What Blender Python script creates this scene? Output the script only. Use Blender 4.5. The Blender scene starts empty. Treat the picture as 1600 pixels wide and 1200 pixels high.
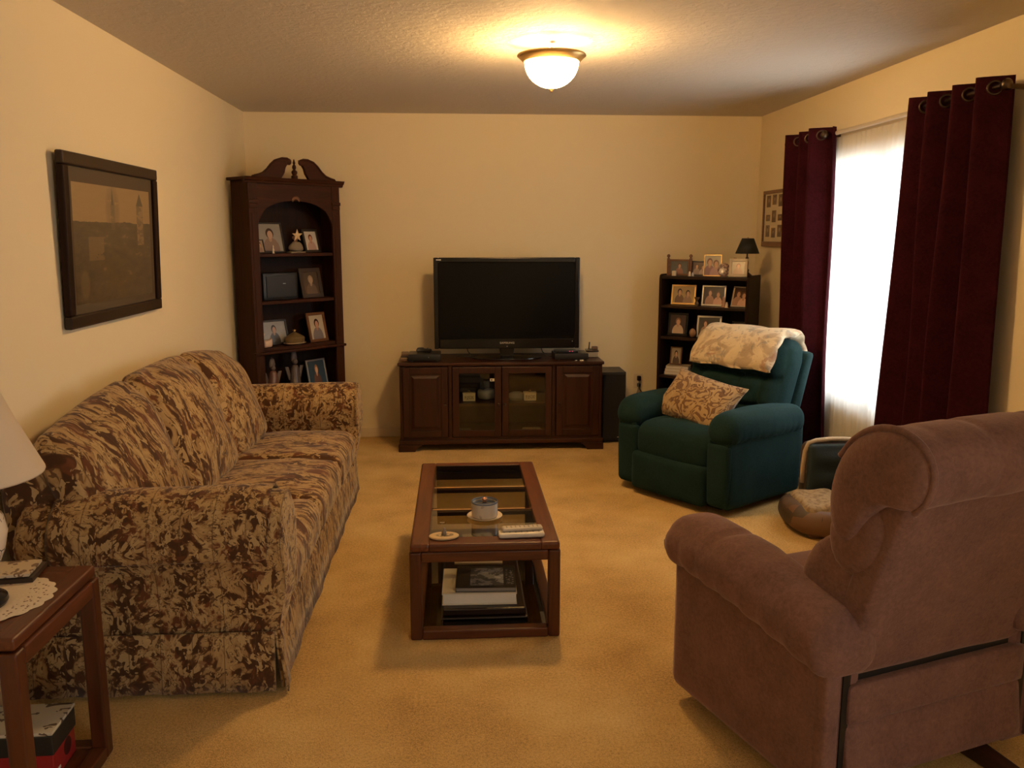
import bpy, bmesh, math, random
from mathutils import Vector, Matrix
from math import sin, cos, pi, radians as rad, sqrt, exp
random.seed(7)
S = bpy.context.scene
COL = S.collection

# ------------------------------------------------------------------ camera
FPX = 1340.0
pitch = math.atan(231 / FPX); yaw = math.atan(88 / FPX * math.cos(pitch))
cd = bpy.data.cameras.new('camera'); cam = bpy.data.objects.new('camera', cd); COL.objects.link(cam)
cd.sensor_fit = 'HORIZONTAL'; cd.sensor_width = 36.0; cd.lens = FPX / 1600 * 36.0
cd.clip_start = 0.05
cam.location = (0, 0, 1.55); cam.rotation_euler = (pi / 2 - pitch, 0, -yaw)
S.camera = cam

# ------------------------------------------------------------------ light and exposure
S.view_settings.view_transform = 'Standard'; S.view_settings.look = 'None'
S.view_settings.gamma = 1.0; S.view_settings.use_curve_mapping = False
S.view_settings.exposure = 0.0
S.cycles.max_bounces = 8; S.cycles.diffuse_bounces = 5; S.cycles.glossy_bounces = 4; S.cycles.transmission_bounces = 6; S.cycles.transparent_max_bounces = 12
S.cycles.sample_clamp_indirect = 6.0; S.cycles.caustics_reflective = False; S.cycles.caustics_refractive = False
W = bpy.data.worlds.new('daylight'); S.world = W; W.use_nodes = True
bg = W.node_tree.nodes['Background']
bg.inputs['Color'].default_value = (0.96, 0.965, 0.97, 1); bg.inputs['Strength'].default_value = 8.0

LEFT, RIGHT, BACK, FRONT, CEIL = -1.54, 2.33, 6.62, -2.4, 2.445
WIN = (3.85, 5.45, 0.56, 2.02)          # window 1 in the right wall: y0, y1, z0, z1
WIN2 = (-1.9, -0.3, 0.15, 2.05)         # window 2 in the right wall behind the camera: y0, y1, z0, z1

def portal(name, loc, rot, sx, sy):
    l = bpy.data.lights.new(name, 'AREA'); l.shape = 'RECTANGLE'; l.size = sx; l.size_y = sy
    l.cycles.is_portal = True
    o = bpy.data.objects.new(name, l); COL.objects.link(o); o.location = loc; o.rotation_euler = rot
    return o
portal('daylight_portal', (RIGHT + .16, (WIN[0] + WIN[1]) / 2, (WIN[2] + WIN[3]) / 2), (0, pi / 2, 0), WIN[3] - WIN[2], WIN[1] - WIN[0])
portal('daylight_portal', (RIGHT + .16, (WIN2[0] + WIN2[1]) / 2, (WIN2[2] + WIN2[3]) / 2), (0, pi / 2, 0), WIN2[3] - WIN2[2], WIN2[1] - WIN2[0])

def lamp_light(name, loc, power, color, radius):
    l = bpy.data.lights.new(name, 'POINT'); l.energy = power; l.color = color; l.shadow_soft_size = radius
    o = bpy.data.objects.new(name, l); COL.objects.link(o); o.location = loc
    return o

# ------------------------------------------------------------------ material helpers
class NT:
    def __init__(s, name):
        s.m = bpy.data.materials.new(name); s.m.use_nodes = True
        s.t = s.m.node_tree; s.n = s.t.nodes; s.n.clear()
        s.out = s.n.new('ShaderNodeOutputMaterial')
    def link(s, a, b): s.t.links.new(a, b)
    def put(s, sock, v):
        if hasattr(v, 'links') or isinstance(v, bpy.types.NodeSocket): s.link(v, sock)
        else:
            if isinstance(v, (tuple, list)) and len(v) == 3 and sock.type == 'RGBA': v = (*v, 1)
            sock.default_value = v
    def node(s, typ, **kw):
        n = s.n.new(typ)
        for k, v in kw.items(): setattr(n, k, v)
        return n
    def math(s, op, a, b=0.0, c=None, clamp=False):
        n = s.node('ShaderNodeMath', operation=op, use_clamp=clamp)
        s.put(n.inputs[0], a); s.put(n.inputs[1], b)
        if c is not None: s.put(n.inputs[2], c)
        return n.outputs[0]
    def coord(s, which='Object'):
        return s.node('ShaderNodeTexCoord').outputs[which]
    def mapping(s, v, scale=(1, 1, 1), rot=(0, 0, 0), loc=(0, 0, 0)):
        n = s.node('ShaderNodeMapping'); s.link(v, n.inputs['Vector'])
        n.inputs['Scale'].default_value = scale; n.inputs['Rotation'].default_value = rot; n.inputs['Location'].default_value = loc
        return n.outputs[0]
    def noise(s, v, scale, detail=2.0, rough=.5, dist=0.0, out='Fac'):
        n = s.node('ShaderNodeTexNoise'); s.link(v, n.inputs['Vector'])
        n.inputs['Scale'].default_value = scale; n.inputs['Detail'].default_value = detail
        n.inputs['Roughness'].default_value = rough; n.inputs['Distortion'].default_value = dist
        return n.outputs[out]
    def ramp(s, f, stops, interp='LINEAR'):
        n = s.node('ShaderNodeValToRGB'); s.put(n.inputs[0], f); r = n.color_ramp; r.interpolation = interp
        while len(r.elements) < len(stops): r.elements.new(.5)
        for e, (p, c) in zip(r.elements, stops):
            e.position = p
            e.color = (*c, 1) if isinstance(c, tuple) else (c, c, c, 1)
        return n.outputs[0]
    def mix(s, f, a, b, mode='MIX'):
        n = s.node('ShaderNodeMix', data_type='RGBA', blend_type=mode)
        s.put(n.inputs[0], f); s.put(n.inputs[6], a); s.put(n.inputs[7], b)
        return n.outputs[2]
    def sep(s, v):
        n = s.node('ShaderNodeSeparateXYZ'); s.link(v, n.inputs[0]); return n.outputs
    def bump(s, h, strength=.3, dist=.01):
        n = s.node('ShaderNodeBump'); n.inputs['Strength'].default_value = strength; n.inputs['Distance'].default_value = dist
        s.link(h, n.inputs['Height']); return n.outputs[0]
    def bsdf(s, base, rough=.6, normal=None, **kw):
        b = s.node('ShaderNodeBsdfPrincipled')
        s.put(b.inputs['Base Color'], base); s.put(b.inputs['Roughness'], rough)
        if normal is not None: s.link(normal, b.inputs['Normal'])
        for k, v in kw.items(): s.put(b.inputs[k.replace('_', ' ')], v)
        s.link(b.outputs[0], s.out.inputs[0]); return b
    def inside(s, u, v, cx, cy, rx, ry, soft=.06):
        """soft mask, 1 inside an ellipse"""
        a = s.math('POWER', s.math('ABSOLUTE', s.math('DIVIDE', s.math('SUBTRACT', u, cx), rx)), 2.0)
        b = s.math('POWER', s.math('ABSOLUTE', s.math('DIVIDE', s.math('SUBTRACT', v, cy), ry)), 2.0)
        d = s.math('ADD', a, b)
        return s.math('DIVIDE', s.math('SUBTRACT', 1.0 + soft, d), 2 * soft, clamp=True)
    def rect(s, u, v, x0, x1, y0, y1):
        a = s.math('MULTIPLY', s.math('GREATER_THAN', u, x0), s.math('LESS_THAN', u, x1))
        b = s.math('MULTIPLY', s.math('GREATER_THAN', v, y0), s.math('LESS_THAN', v, y1))
        return s.math('MULTIPLY', a, b)

def plain(name, col, rough=.5, bump=0.0, bscale=60, var=.12, **kw):
    t = NT(name); c = t.coord()
    n = t.noise(c, bscale * .3, 3)
    base = t.mix(t.math('MULTIPLY', n, var * 2), col, tuple(x * .6 for x in col))
    nm = t.bump(t.noise(c, bscale, 3), bump, .004) if bump else None
    t.bsdf(base, rough, nm, **kw); return t.m

def wood(name, dark, light, axis='x', rough=.38, coat=.10, scale=1.0, spec=.35):
    t = NT(name); c = t.coord()
    sc = {'x': (1.2, 14, 14), 'y': (14, 1.2, 14), 'z': (14, 14, 1.2)}[axis]
    v = t.mapping(c, tuple(q * scale for q in sc))
    n = t.noise(v, 2.0, 5, .6, 1.2)
    col = t.ramp(n, [(.25, dark), (.75, light)])
    fine = t.noise(t.mapping(c, tuple(q * 6 * scale for q in sc)), 4, 2)
    col = t.mix(t.math('MULTIPLY', fine, .35), col, dark)
    t.bsdf(col, rough, t.bump(n, .06, .002), Coat_Weight=coat, Coat_Roughness=.15, Specular_IOR_Level=spec); return t.m

def plush(name, col, var=.35, sheen=.5, sheen_col=None, bscale=220, rough=.95):
    t = NT(name); c = t.coord()
    n1 = t.noise(c, 9, 3, .6); n2 = t.noise(c, 85, 3, .65, .5)
    f = t.math('ADD', t.math('MULTIPLY', n1, .45), t.math('MULTIPLY', n2, .55))
    base = t.ramp(f, [(.3, tuple(x * (1 - var) for x in col)), (.7, tuple(min(1, x * (1 + var)) for x in col))])
    nm = t.bump(t.noise(c, bscale, 3), .35, .003)
    t.bsdf(base, rough, nm, Sheen_Weight=sheen, Sheen_Roughness=.4, Sheen_Tint=sheen_col or tuple(min(1, x * 2.5) for x in col), Specular_IOR_Level=.1)
    return t.m

def jacquard(name, stripe_axis):
    """floral jacquard upholstery in brown, gold and cream, woven in bands"""
    t = NT(name); c = t.coord(); xyz = t.sep(c)
    warp = t.noise(c, 6, 1, out='Color')
    va = t.node('ShaderNodeVectorMath', operation='SCALE'); t.link(warp, va.inputs[0]); va.inputs['Scale'].default_value = .10
    vb = t.node('ShaderNodeVectorMath', operation='ADD'); t.link(c, vb.inputs[0]); t.link(va.outputs[0], vb.inputs[1])
    # on seat and back the figure runs long with the bands
    w = t.mapping(vb.outputs[0], {'x': (1, 1, .85), 'y': (.42, 1, .42)}[stripe_axis])
    ax = xyz[0 if stripe_axis == 'x' else 1]
    n1 = t.noise(w, 30, 2, .5, .5)                                     # large brown grounds
    n2 = t.noise(t.mapping(w, loc=(3, 5, 1)), 40, 2, .5, .9)           # leaves
    n3 = t.noise(t.mapping(w, loc=(7, 2, 9)), 15, 2)
    n4 = t.noise(t.mapping(w, loc=(1, 8, 4)), 66, 1.5, .5, .6)         # small sprigs
    band = t.math('SINE', t.math('MULTIPLY', ax, 2 * pi / .21))
    g = t.math('ADD', t.math('MULTIPLY', band, .075), n1)
    base = t.ramp(g, [(.40, (.060, .023, .008)), (.47, (.105, .045, .015)), (.50, (.320, .195, .080)), (.64, (.450, .300, .135))])
    leaf = t.ramp(n2, [(.545, 0.0), (.565, 1.0)])
    base = t.mix(t.math('MULTIPLY', leaf, .85), base, (.500, .350, .165))
    edge = t.math('LESS_THAN', t.math('ABSOLUTE', t.math('SUBTRACT', n2, .545)), .013)
    base = t.mix(t.math('MULTIPLY', edge, .75), base, (.050, .020, .008))
    sprig = t.math('MULTIPLY', t.ramp(n4, [(.60, 0.0), (.62, 1.0)]), t.ramp(g, [(.46, 0.0), (.5, 1.0)]))
    base = t.mix(t.math('MULTIPLY', sprig, .8), base, (.075, .030, .010))
    fl = t.math('MULTIPLY', t.ramp(n3, [(.55, 0.0), (.58, 1.0)]), t.ramp(n1, [(.44, 1.0), (.5, 0.0)]))
    base = t.mix(t.math('MULTIPLY', fl, .65), base, (.16, .050, .018))
    # thin woven lines between the bands
    ln = t.math('GREATER_THAN', t.math('ABSOLUTE', t.math('SINE', t.math('MULTIPLY', ax, pi / .105))), .9985)
    base = t.mix(t.math('MULTIPLY', ln, .6), base, (.09, .045, .02))
    fine = t.noise(c, 260, 1)
    base = t.mix(t.math('MULTIPLY', fine, .3), base, (.09, .05, .022))
    t.bsdf(base, .85, t.bump(t.math('ADD', n2, t.math('MULTIPLY', fine, .3)), .25, .004), Sheen_Weight=.2, Sheen_Roughness=.4, Specular_IOR_Level=.2)
    return t.m

def portrait(name, bgc, cloth, hair, skin=(.55, .32, .2), two=False, cx=.5, landscape=False):
    """a printed portrait: backdrop, shoulders, hair, face"""
    t = NT(name); uv = t.sep(t.coord('UV')); u, v = uv[0], uv[1]
    k = .62 if landscape else 1.0
    base = t.mix(t.math('MULTIPLY', v, .5), bgc, tuple(x * .55 for x in bgc))
    n = t.noise(t.coord('UV'), 5, 3); base = t.mix(t.math('MULTIPLY', n, .35), base, tuple(x * .5 for x in bgc))
    people = [(cx, 0.0)] if not two else [(cx - .19, .02), (cx + .2, -.06)]
    for i, (px, dy) in enumerate(people):
        cl = cloth if i == 0 else tuple(min(1, x * 1.5 + .05) for x in cloth)
        base = t.mix(t.inside(u, v, px, .08 + dy, .36 * k, .42), base, cl)
        base = t.mix(t.inside(u, v, px, .66 + dy, .17 * k, .19), base, hair)
        base = t.mix(t.inside(u, v, px, .45 + dy, .07 * k, .1), base, tuple(x * .8 for x in skin))
        base = t.mix(t.inside(u, v, px + .01, .61 + dy, .115 * k, .15), base, skin)
    t.bsdf(base, .25, Specular_IOR_Level=.5); return t.m

def glass(name, tint=(.9, .96, .93), rough=0.0, see=.88):
    t = NT(name)
    tr = t.node('ShaderNodeBsdfTransparent'); tr.inputs[0].default_value = (*tint, 1)
    gl = t.node('ShaderNodeBsdfGlossy'); gl.inputs['Roughness'].default_value = rough
    fr = t.node('ShaderNodeFresnel'); fr.inputs[0].default_value = 1.52
    geo = t.node('ShaderNodeNewGeometry')
    f = t.math('MULTIPLY', t.math('MULTIPLY_ADD', fr.outputs[0], 1.5, .01, clamp=True), t.math('SUBTRACT', 1.0, geo.outputs['Backfacing']))
    mx = t.node('ShaderNodeMixShader'); t.link(f, mx.inputs[0]); t.link(tr.outputs[0], mx.inputs[1]); t.link(gl.outputs[0], mx.inputs[2])
    t.link(mx.outputs[0], t.out.inputs[0]); return t.m

def metal(name, col, rough=.3):
    t = NT(name); t.bsdf(col, rough, Metallic=1.0); return t.m

# ------------------------------------------------------------------ mesh builder
class MB:
    def __init__(s): s.v = []; s.f = []; s.mi = []; s.uv = {}
    def add(s, vs, fs, fn=None):
        o = len(s.v)
        s.v += [tuple(fn(*p)) if fn else tuple(p) for p in vs]
        s.f += [tuple(i + o for i in f) for f in fs]
        return s
    def box(s, x0, x1, y0, y1, z0, z1):
        vs = [(x, y, z) for z in (z0, z1) for y in (y0, y1) for x in (x0, x1)]
        return s.add(vs, [(0, 2, 3, 1), (4, 5, 7, 6), (0, 1, 5, 4), (2, 6, 7, 3), (0, 4, 6, 2), (1, 3, 7, 5)])
    def soft(s, size, r, res, fn=None, center=(0, 0, 0)):
        """rounded box; r may be a 3-tuple; fn(x,y,z,a,b,c) gets normalised coordinates too"""
        h = [q / 2 for q in size]; idx = {}; vs = []
        r = min(r, *[q * .999 for q in h])
        def vert(i, j, k):
            key = (i, j, k)
            if key in idx: return idx[key]
            n = [2 * i / res[0] - 1, 2 * j / res[1] - 1, 2 * k / res[2] - 1]
            # cluster samples toward the edges so that the rounding is smooth
            n = [math.copysign(abs(q) ** .8, q) if abs(q) < 1 else q for q in n]
            p = [n[a] * h[a] for a in range(3)]
            q = [max(-(h[a] - r), min(h[a] - r, p[a])) for a in range(3)]
            d = [p[a] - q[a] for a in range(3)]; L = sqrt(sum(e * e for e in d))
            if L > 1e-9: p = [q[a] + d[a] / L * r for a in range(3)]
            if fn: p = fn(*p, *n)
            vs.append((p[0] + center[0], p[1] + center[1], p[2] + center[2])); idx[key] = len(vs) - 1
            return idx[key]
        fs = []; X, Y, Z = res
        for i in range(X):
            for j in range(Y):
                fs.append((vert(i, j, 0), vert(i, j + 1, 0), vert(i + 1, j + 1, 0), vert(i + 1, j, 0)))
                fs.append((vert(i, j, Z), vert(i + 1, j, Z), vert(i + 1, j + 1, Z), vert(i, j + 1, Z)))
        for i in range(X):
            for k in range(Z):
                fs.append((vert(i, 0, k), vert(i + 1, 0, k), vert(i + 1, 0, k + 1), vert(i, 0, k + 1)))
                fs.append((vert(i, Y, k), vert(i, Y, k + 1), vert(i + 1, Y, k + 1), vert(i + 1, Y, k)))
        for j in range(Y):
            for k in range(Z):
                fs.append((vert(0, j, k), vert(0, j, k + 1), vert(0, j + 1, k + 1), vert(0, j + 1, k)))
                fs.append((vert(X, j, k), vert(X, j + 1, k), vert(X, j + 1, k + 1), vert(X, j, k + 1)))
        return s.add(vs, fs)
    def loft(s, rings, closed=True, caps=True):
        n = len(rings[0]); vs = [p for r in rings for p in r]; fs = []
        for i in range(len(rings) - 1):
            for j in range(n if closed else n - 1):
                a, b = i * n + j, i * n + (j + 1) % n
                fs.append((a, b, b + n, a + n))
        if caps and closed:
            fs.append(tuple(range(n))[::-1]); fs.append(tuple(range((len(rings) - 1) * n, len(rings) * n)))
        return s.add(vs, fs)
    def lathe(s, prof, seg=24, center=(0, 0, 0), fn=None):
        rings = [[(center[0] + r * cos(2 * pi * k / seg), center[1] + r * sin(2 * pi * k / seg), center[2] + z) for k in range(seg)] for r, z in prof]
        if fn: rings = [[fn(*p) for p in r] for r in rings]
        return s.loft(rings)
    def tube(s, pts, r, n=8, caps=True, closed=False):
        pts = [Vector(p) for p in pts]; rings = []; m = len(pts); prev = None
        for i, p in enumerate(pts):
            if closed: t = pts[(i + 1) % m] - pts[i - 1]
            else: t = pts[min(i + 1, m - 1)] - pts[max(i - 1, 0)]
            t.normalize()
            if prev is None:
                a = Vector((0, 0, 1)) if abs(t.z) < .9 else Vector((1, 0, 0))
                u = t.cross(a).normalized()
            else: u = (prev - t * prev.dot(t)).normalized()
            prev = u; w = t.cross(u)
            rr = r(i / (m - 1)) if callable(r) else r
            rings.append([tuple(p + (u * cos(2 * pi * k / n) + w * sin(2 * pi * k / n)) * rr) for k in range(n)])
        if closed: rings.append(rings[0]); return s.loft(rings, caps=False)
        return s.loft(rings, caps=caps)
    def ball(s, c, r, seg=14, sc=(1, 1, 1)):
        pr = [(max(1e-4, sin(pi * k / 8)) * r, -cos(pi * k / 8) * r) for k in range(9)]
        return s.lathe(pr, seg, (0, 0, 0), lambda x, y, z: (c[0] + x * sc[0], c[1] + y * sc[1], c[2] + z * sc[2]))
    def prism(s, poly, a0, a1, plane='xz'):
        """extrude a 2D outline between a0 and a1 on the third axis"""
        def P(p, a): return {'xz': (p[0], a, p[1]), 'xy': (p[0], p[1], a), 'yz': (a, p[0], p[1])}[plane]
        n = len(poly); vs = [P(p, a0) for p in poly] + [P(p, a1) for p in poly]
        fs = [tuple(range(n)), tuple(range(n, 2 * n))[::-1]] + [(i, (i + 1) % n, (i + 1) % n + n, i + n) for i in range(n)]
        return s.add(vs, fs)
    def quad(s, pts, uvs=((0, 0), (1, 0), (1, 1), (0, 1))):
        o = len(s.v); s.add(pts, [(0, 1, 2, 3)]); s.uv[len(s.f) - 1] = uvs; return s
    def build(s, name, mat, parent=None, smooth=False, bevel=0, seg=2, sub=0, recalc=True, solid=0, loc=None, rot=None, angle=35):
        me = bpy.data.meshes.new(name); me.from_pydata(s.v, [], s.f)
        if s.uv:
            l = me.uv_layers.new(name='UVMap')
            for fi, uvs in s.uv.items():
                for li, q in zip(me.polygons[fi].loop_indices, uvs): l.data[li].uv = q
        if recalc:
            b = bmesh.new(); b.from_mesh(me); bmesh.ops.recalc_face_normals(b, faces=b.faces[:]); b.to_mesh(me); b.free()
        me.materials.append(mat)
        o = bpy.data.objects.new(name, me); COL.objects.link(o)
        if parent: o.parent = parent
        if loc: o.location = loc
        if rot: o.rotation_euler = rot
        if smooth == 'auto':
            me.shade_smooth()
            b = bmesh.new(); b.from_mesh(me)
            for e in b.edges:
                if len(e.link_faces) == 2 and e.calc_face_angle(0) > rad(angle): e.smooth = False
            b.to_mesh(me); b.free()
        elif smooth: me.shade_smooth()
        if solid:
            md = o.modifiers.new('solid', 'SOLIDIFY'); md.thickness = solid; md.offset = 0
        if bevel:
            md = o.modifiers.new('bevel', 'BEVEL'); md.width = bevel; md.segments = seg; md.limit_method = 'ANGLE'; md.angle_limit = rad(40)
        if sub:
            md = o.modifiers.new('sub', 'SUBSURF'); md.levels = sub; md.render_levels = sub
        return o

def tag(o, label, cat, group=None):
    o['label'] = label; o['category'] = cat
    if group: o['group'] = group
    return o
def thing(name, label, cat, loc=(0, 0, 0), rz=0.0, group=None, tilt=None):
    o = bpy.data.objects.new(name, None); COL.objects.link(o); o.empty_display_size = .1
    o.location = loc; o.rotation_euler = tilt or (0, 0, rz)
    return tag(o, label, cat, group)
def struct(o): o['kind'] = 'structure'; return o
def B(name, mat, parent, *boxes, bevel=.002, seg=2, **kw):
    m = MB()
    for b in boxes: m.box(*b)
    return m.build(name, mat, parent, bevel=bevel, seg=seg, **kw)
def wob(x, y, z, a=.004, f=9.0):
    return a * (sin(f * x * 1.3 + 1.7 * sin(f * y)) + cos(f * y * 1.1 + 1.3 * sin(f * z)) + sin(f * z * 1.2 + x * f)) / 3

# ------------------------------------------------------------------ materials
def wall_mat(name, col):
    t = NT(name); c = t.coord()
    n = t.noise(c, 45, 4, .55); m = t.noise(c, 1.3, 2)
    t.bsdf(t.mix(t.math('MULTIPLY', m, .12), col, tuple(x * .85 for x in col)), .75, t.bump(n, .12, .004), Specular_IOR_Level=.25); return t.m
M = {}
M['wall'] = wall_mat('cream_wall_paint', (.80, .68, .465))
def ceiling_mat():
    t = NT('textured_ceiling'); c = t.coord()
    n = t.noise(c, 26, 5, .6, .6); k = t.ramp(n, [(.42, 0.0), (.58, 1.0)])
    t.bsdf((.66, .60, .52), .8, t.bump(k, .28, .006), Specular_IOR_Level=.2); return t.m
M['ceiling'] = ceiling_mat()
def carpet_mat():
    t = NT('beige_carpet'); c = t.coord()
    big = t.noise(c, 2.2, 3, .6); mid = t.noise(c, 95, 3, .75); fine = t.noise(c, 240, 2, .7)
    f = t.math('ADD', t.math('MULTIPLY', big, .35), t.math('ADD', t.math('MULTIPLY', mid, .35), t.math('MULTIPLY', fine, .4)))
    col = t.ramp(f, [(.42, (.40, .225, .066)), (.54, (.75, .470, .160)), (.66, (.92, .66, .28))])
    h = t.math('ADD', t.math('MULTIPLY', mid, .6), fine)
    t.bsdf(col, 1.0, t.bump(h, .8, .012), Sheen_Weight=.3, Sheen_Roughness=.5, Sheen_Tint=(.9, .75, .5), Specular_IOR_Level=.05); return t.m
M['carpet'] = carpet_mat()
M['trim'] = plain('painted_trim', (.72, .60, .42), .5)
M['white_paint'] = plain('white_window_paint', (.8, .8, .78), .45)
M['pane'] = glass('window_glass', (.97, .98, .98))
M['glass'] = glass('table_glass', (.56, .54, .45))
M['cherry_x'] = wood('cherry_wood_x', (.052, .013, .004), (.140, .040, .0115), 'x')
M['cherry_y'] = wood('cherry_wood_y', (.055, .014, .004), (.160, .046, .013), 'y')
M['cherry_z'] = wood('cherry_wood_z', (.045, .011, .003), (.110, .030, .009), 'z')
M['stand_x'] = wood('stand_wood_x', (.020, .005, .0018), (.060, .016, .005), 'x')
M['stand_z'] = wood('stand_wood_z', (.020, .005, .0018), (.052, .014, .0045), 'z')
M['case_z'] = wood('corner_case_wood_z', (.024, .007, .0022), (.066, .020, .006), 'z', .5, 0.0, 1.0, .15)
M['case_x'] = wood('corner_case_wood_x', (.024, .007, .0022), (.072, .022, .0065), 'x', .5, 0.0, 1.0, .15)
M['espresso'] = wood('espresso_wood', (.010, .0035, .0014), (.024, .008, .0035), 'z', .5, 0.0, 1.0, .15)
M['espresso_x'] = wood('espresso_wood_x', (.010, .0035, .0016), (.028, .010, .005), 'x')
M['black'] = plain('black_plastic', (.012, .012, .012), .35)
M['gloss_black'] = plain('gloss_black', (.008, .007, .006), .15, Specular_IOR_Level=.3)
M['screen'] = plain('screen_black', (.003, .003, .003), .25, Specular_IOR_Level=.12)
M['silver'] = metal('silver_print', (.75, .73, .7), .3)
M['brass'] = metal('antique_brass', (.55, .36, .14), .35)
M['gold'] = metal('gold_metal', (.80, .55, .22), .28)
M['copper'] = metal('copper', (.85, .42, .25), .25)
M['dark_metal'] = metal('dark_bronze', (.10, .07, .05), .35)
M['jac_x'] = jacquard('sofa_jacquard_arm', 'x')
M['jac_y'] = jacquard('sofa_jacquard_seat', 'y')
M['green'] = plush('teal_green_velour', (.010, .027, .027), .3, .28, (.12, .26, .32))
M['brown'] = plush('rust_brown_velour', (.178, .096, .079), .3, .5, (.60, .46, .46))
M['burgundy'] = plush('burgundy_velvet', (.034, .0045, .008), .45, .18, (.35, .10, .12))
M['cream'] = plain('cream_ceramic', (.72, .60, .45), .3)
M['white'] = plain('white_plastic', (.70, .64, .54), .35)
M['paper'] = plain('paper', (.72, .66, .55), .8)
M['grey'] = plain('grey_plastic', (.22, .21, .20), .5)

# ------------------------------------------------------------------ room
T = .16
struct(MB().box(LEFT - T, RIGHT + T, FRONT - T, BACK + T, -.12, 0).build('floor', M['carpet']))
struct(MB().box(LEFT - T, RIGHT + T, FRONT - T, BACK + T, CEIL, CEIL + .12).build('ceiling', M['ceiling']))
struct(MB().box(LEFT - T, LEFT, FRONT - T, BACK + T, 0, CEIL).build('wall_left', M['wall']))
struct(MB().box(LEFT, RIGHT, BACK, BACK + T, 0, CEIL).build('wall_back', M['wall']))
m = MB()
ya = FRONT - T
for y0, y1, z0, z1 in (WIN2, WIN):
    m.box(RIGHT, RIGHT + T, ya, y0, 0, CEIL).box(RIGHT, RIGHT + T, y0, y1, 0, z0).box(RIGHT, RIGHT + T, y0, y1, z1, CEIL); ya = y1
struct(m.box(RIGHT, RIGHT + T, ya, BACK + T, 0, CEIL).build('wall_right', M['wall']))
struct(MB().box(LEFT, RIGHT, FRONT - T, FRONT, 0, CEIL).build('wall_front', M['wall']))
struct(B('baseboard_back', M['trim'], None, (LEFT, RIGHT, BACK - .014, BACK, 0, .075), bevel=.004))
struct(B('baseboard_left', M['trim'], None, (LEFT, LEFT + .014, FRONT, BACK - .014, 0, .075), bevel=.004))
struct(B('baseboard_right', M['trim'], None, (RIGHT - .014, RIGHT, FRONT, BACK - .014, 0, .075), bevel=.004))
def window(name, win):
    e = bpy.data.objects.new(name, None); COL.objects.link(e); struct(e)
    a0, a1, b0, b1 = win; X0, X1 = RIGHT + .04, RIGHT + .10
    P = lambda p0, p1, q0, q1, d0=0, d1=0: (X0 + d0, X1 - d1, p0, p1, q0, q1)
    f = .045; mid = (a0 + a1) / 2
    B('window_frame', M['white_paint'], e, P(a0, a1, b0, b0 + f), P(a0, a1, b1 - f, b1), P(a0, a0 + f, b0 + f, b1 - f), P(a1 - f, a1, b0 + f, b1 - f), P(mid - .03, mid + .03, b0 + f, b1 - f))
    for p0, p1 in ((a0 + f, mid - .03), (mid + .03, a1 - f)):
        B('pane', M['pane'], e, P(p0, p1, b0 + f, b1 - f, .027, .027), bevel=0)
    return e
wn = window('window_1', WIN)
B('window_sill', M['white_paint'], wn, (RIGHT - .004, RIGHT + .04, WIN[0] - .03, WIN[1] + .03, WIN[2] - .025, WIN[2]), bevel=.004)
window('window_2', WIN2)

# ------------------------------------------------------------------ ceiling lights
def ceiling_light(loc, label, power, dome):
    t = thing('ceiling_light', label, 'ceiling light', loc)
    MB().lathe([(.001, 0), (.030, 0), (.030, -.012), (.012, -.020), (.012, -.050), (.001, -.050)], 28).build('ceiling_plate', M['white_paint'], t, smooth='auto')
    # rim: open ring hanging below the ceiling, so light spills onto the ceiling above it
    MB().lathe([(.160, -.058), (.162, -.064), (.150, -.074), (.135, -.090), (.128, -.094), (.124, -.088), (.132, -.074), (.150, -.060), (.160, -.058)], 48).build('rim', M['brass'], t, smooth=True)
    for k in range(3):
        a = 2 * pi * k / 3 + .5
        MB().tube([(.02 * cos(a), .02 * sin(a), -.045), (.14 * cos(a), .14 * sin(a), -.067)], .004, 8).build('arm', M['brass'], t, smooth=True)
    d = NT('frosted_dome_glass')
    em = d.node('ShaderNodeEmission'); em.inputs[0].default_value = (1, .60, .235, 1); em.inputs[1].default_value = dome
    d.link(em.outputs[0], d.out.inputs[0])
    prof = [(.127 * cos(k / 10 * pi / 2), -.090 - .118 * sin(k / 10 * pi / 2)) for k in range(10)] + [(.004, -.208)]
    MB().lathe(prof, 48).build('glass_dome', d.m, t, smooth=True)
    MB().lathe([(.001, -.206), (.010, -.207), (.012, -.212), (.006, -.218), (.008, -.223), (.001, -.227)], 16).build('finial', M['brass'], t, smooth=True)
    for sx in (-1, 1):
        l = lamp_light('ceiling_bulb', (sx * .075, 0, -.046), power, (1.0, .60, .23), .028); l.parent = t
    return t
ceiling_light((.458, 4.2, CEIL), 'lit brass rimmed frosted dome light on the ceiling', 17, 172)
ceiling_light((1.75, -.9, CEIL), 'brass rimmed dome light on the ceiling behind the viewer', 4, 20)

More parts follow.
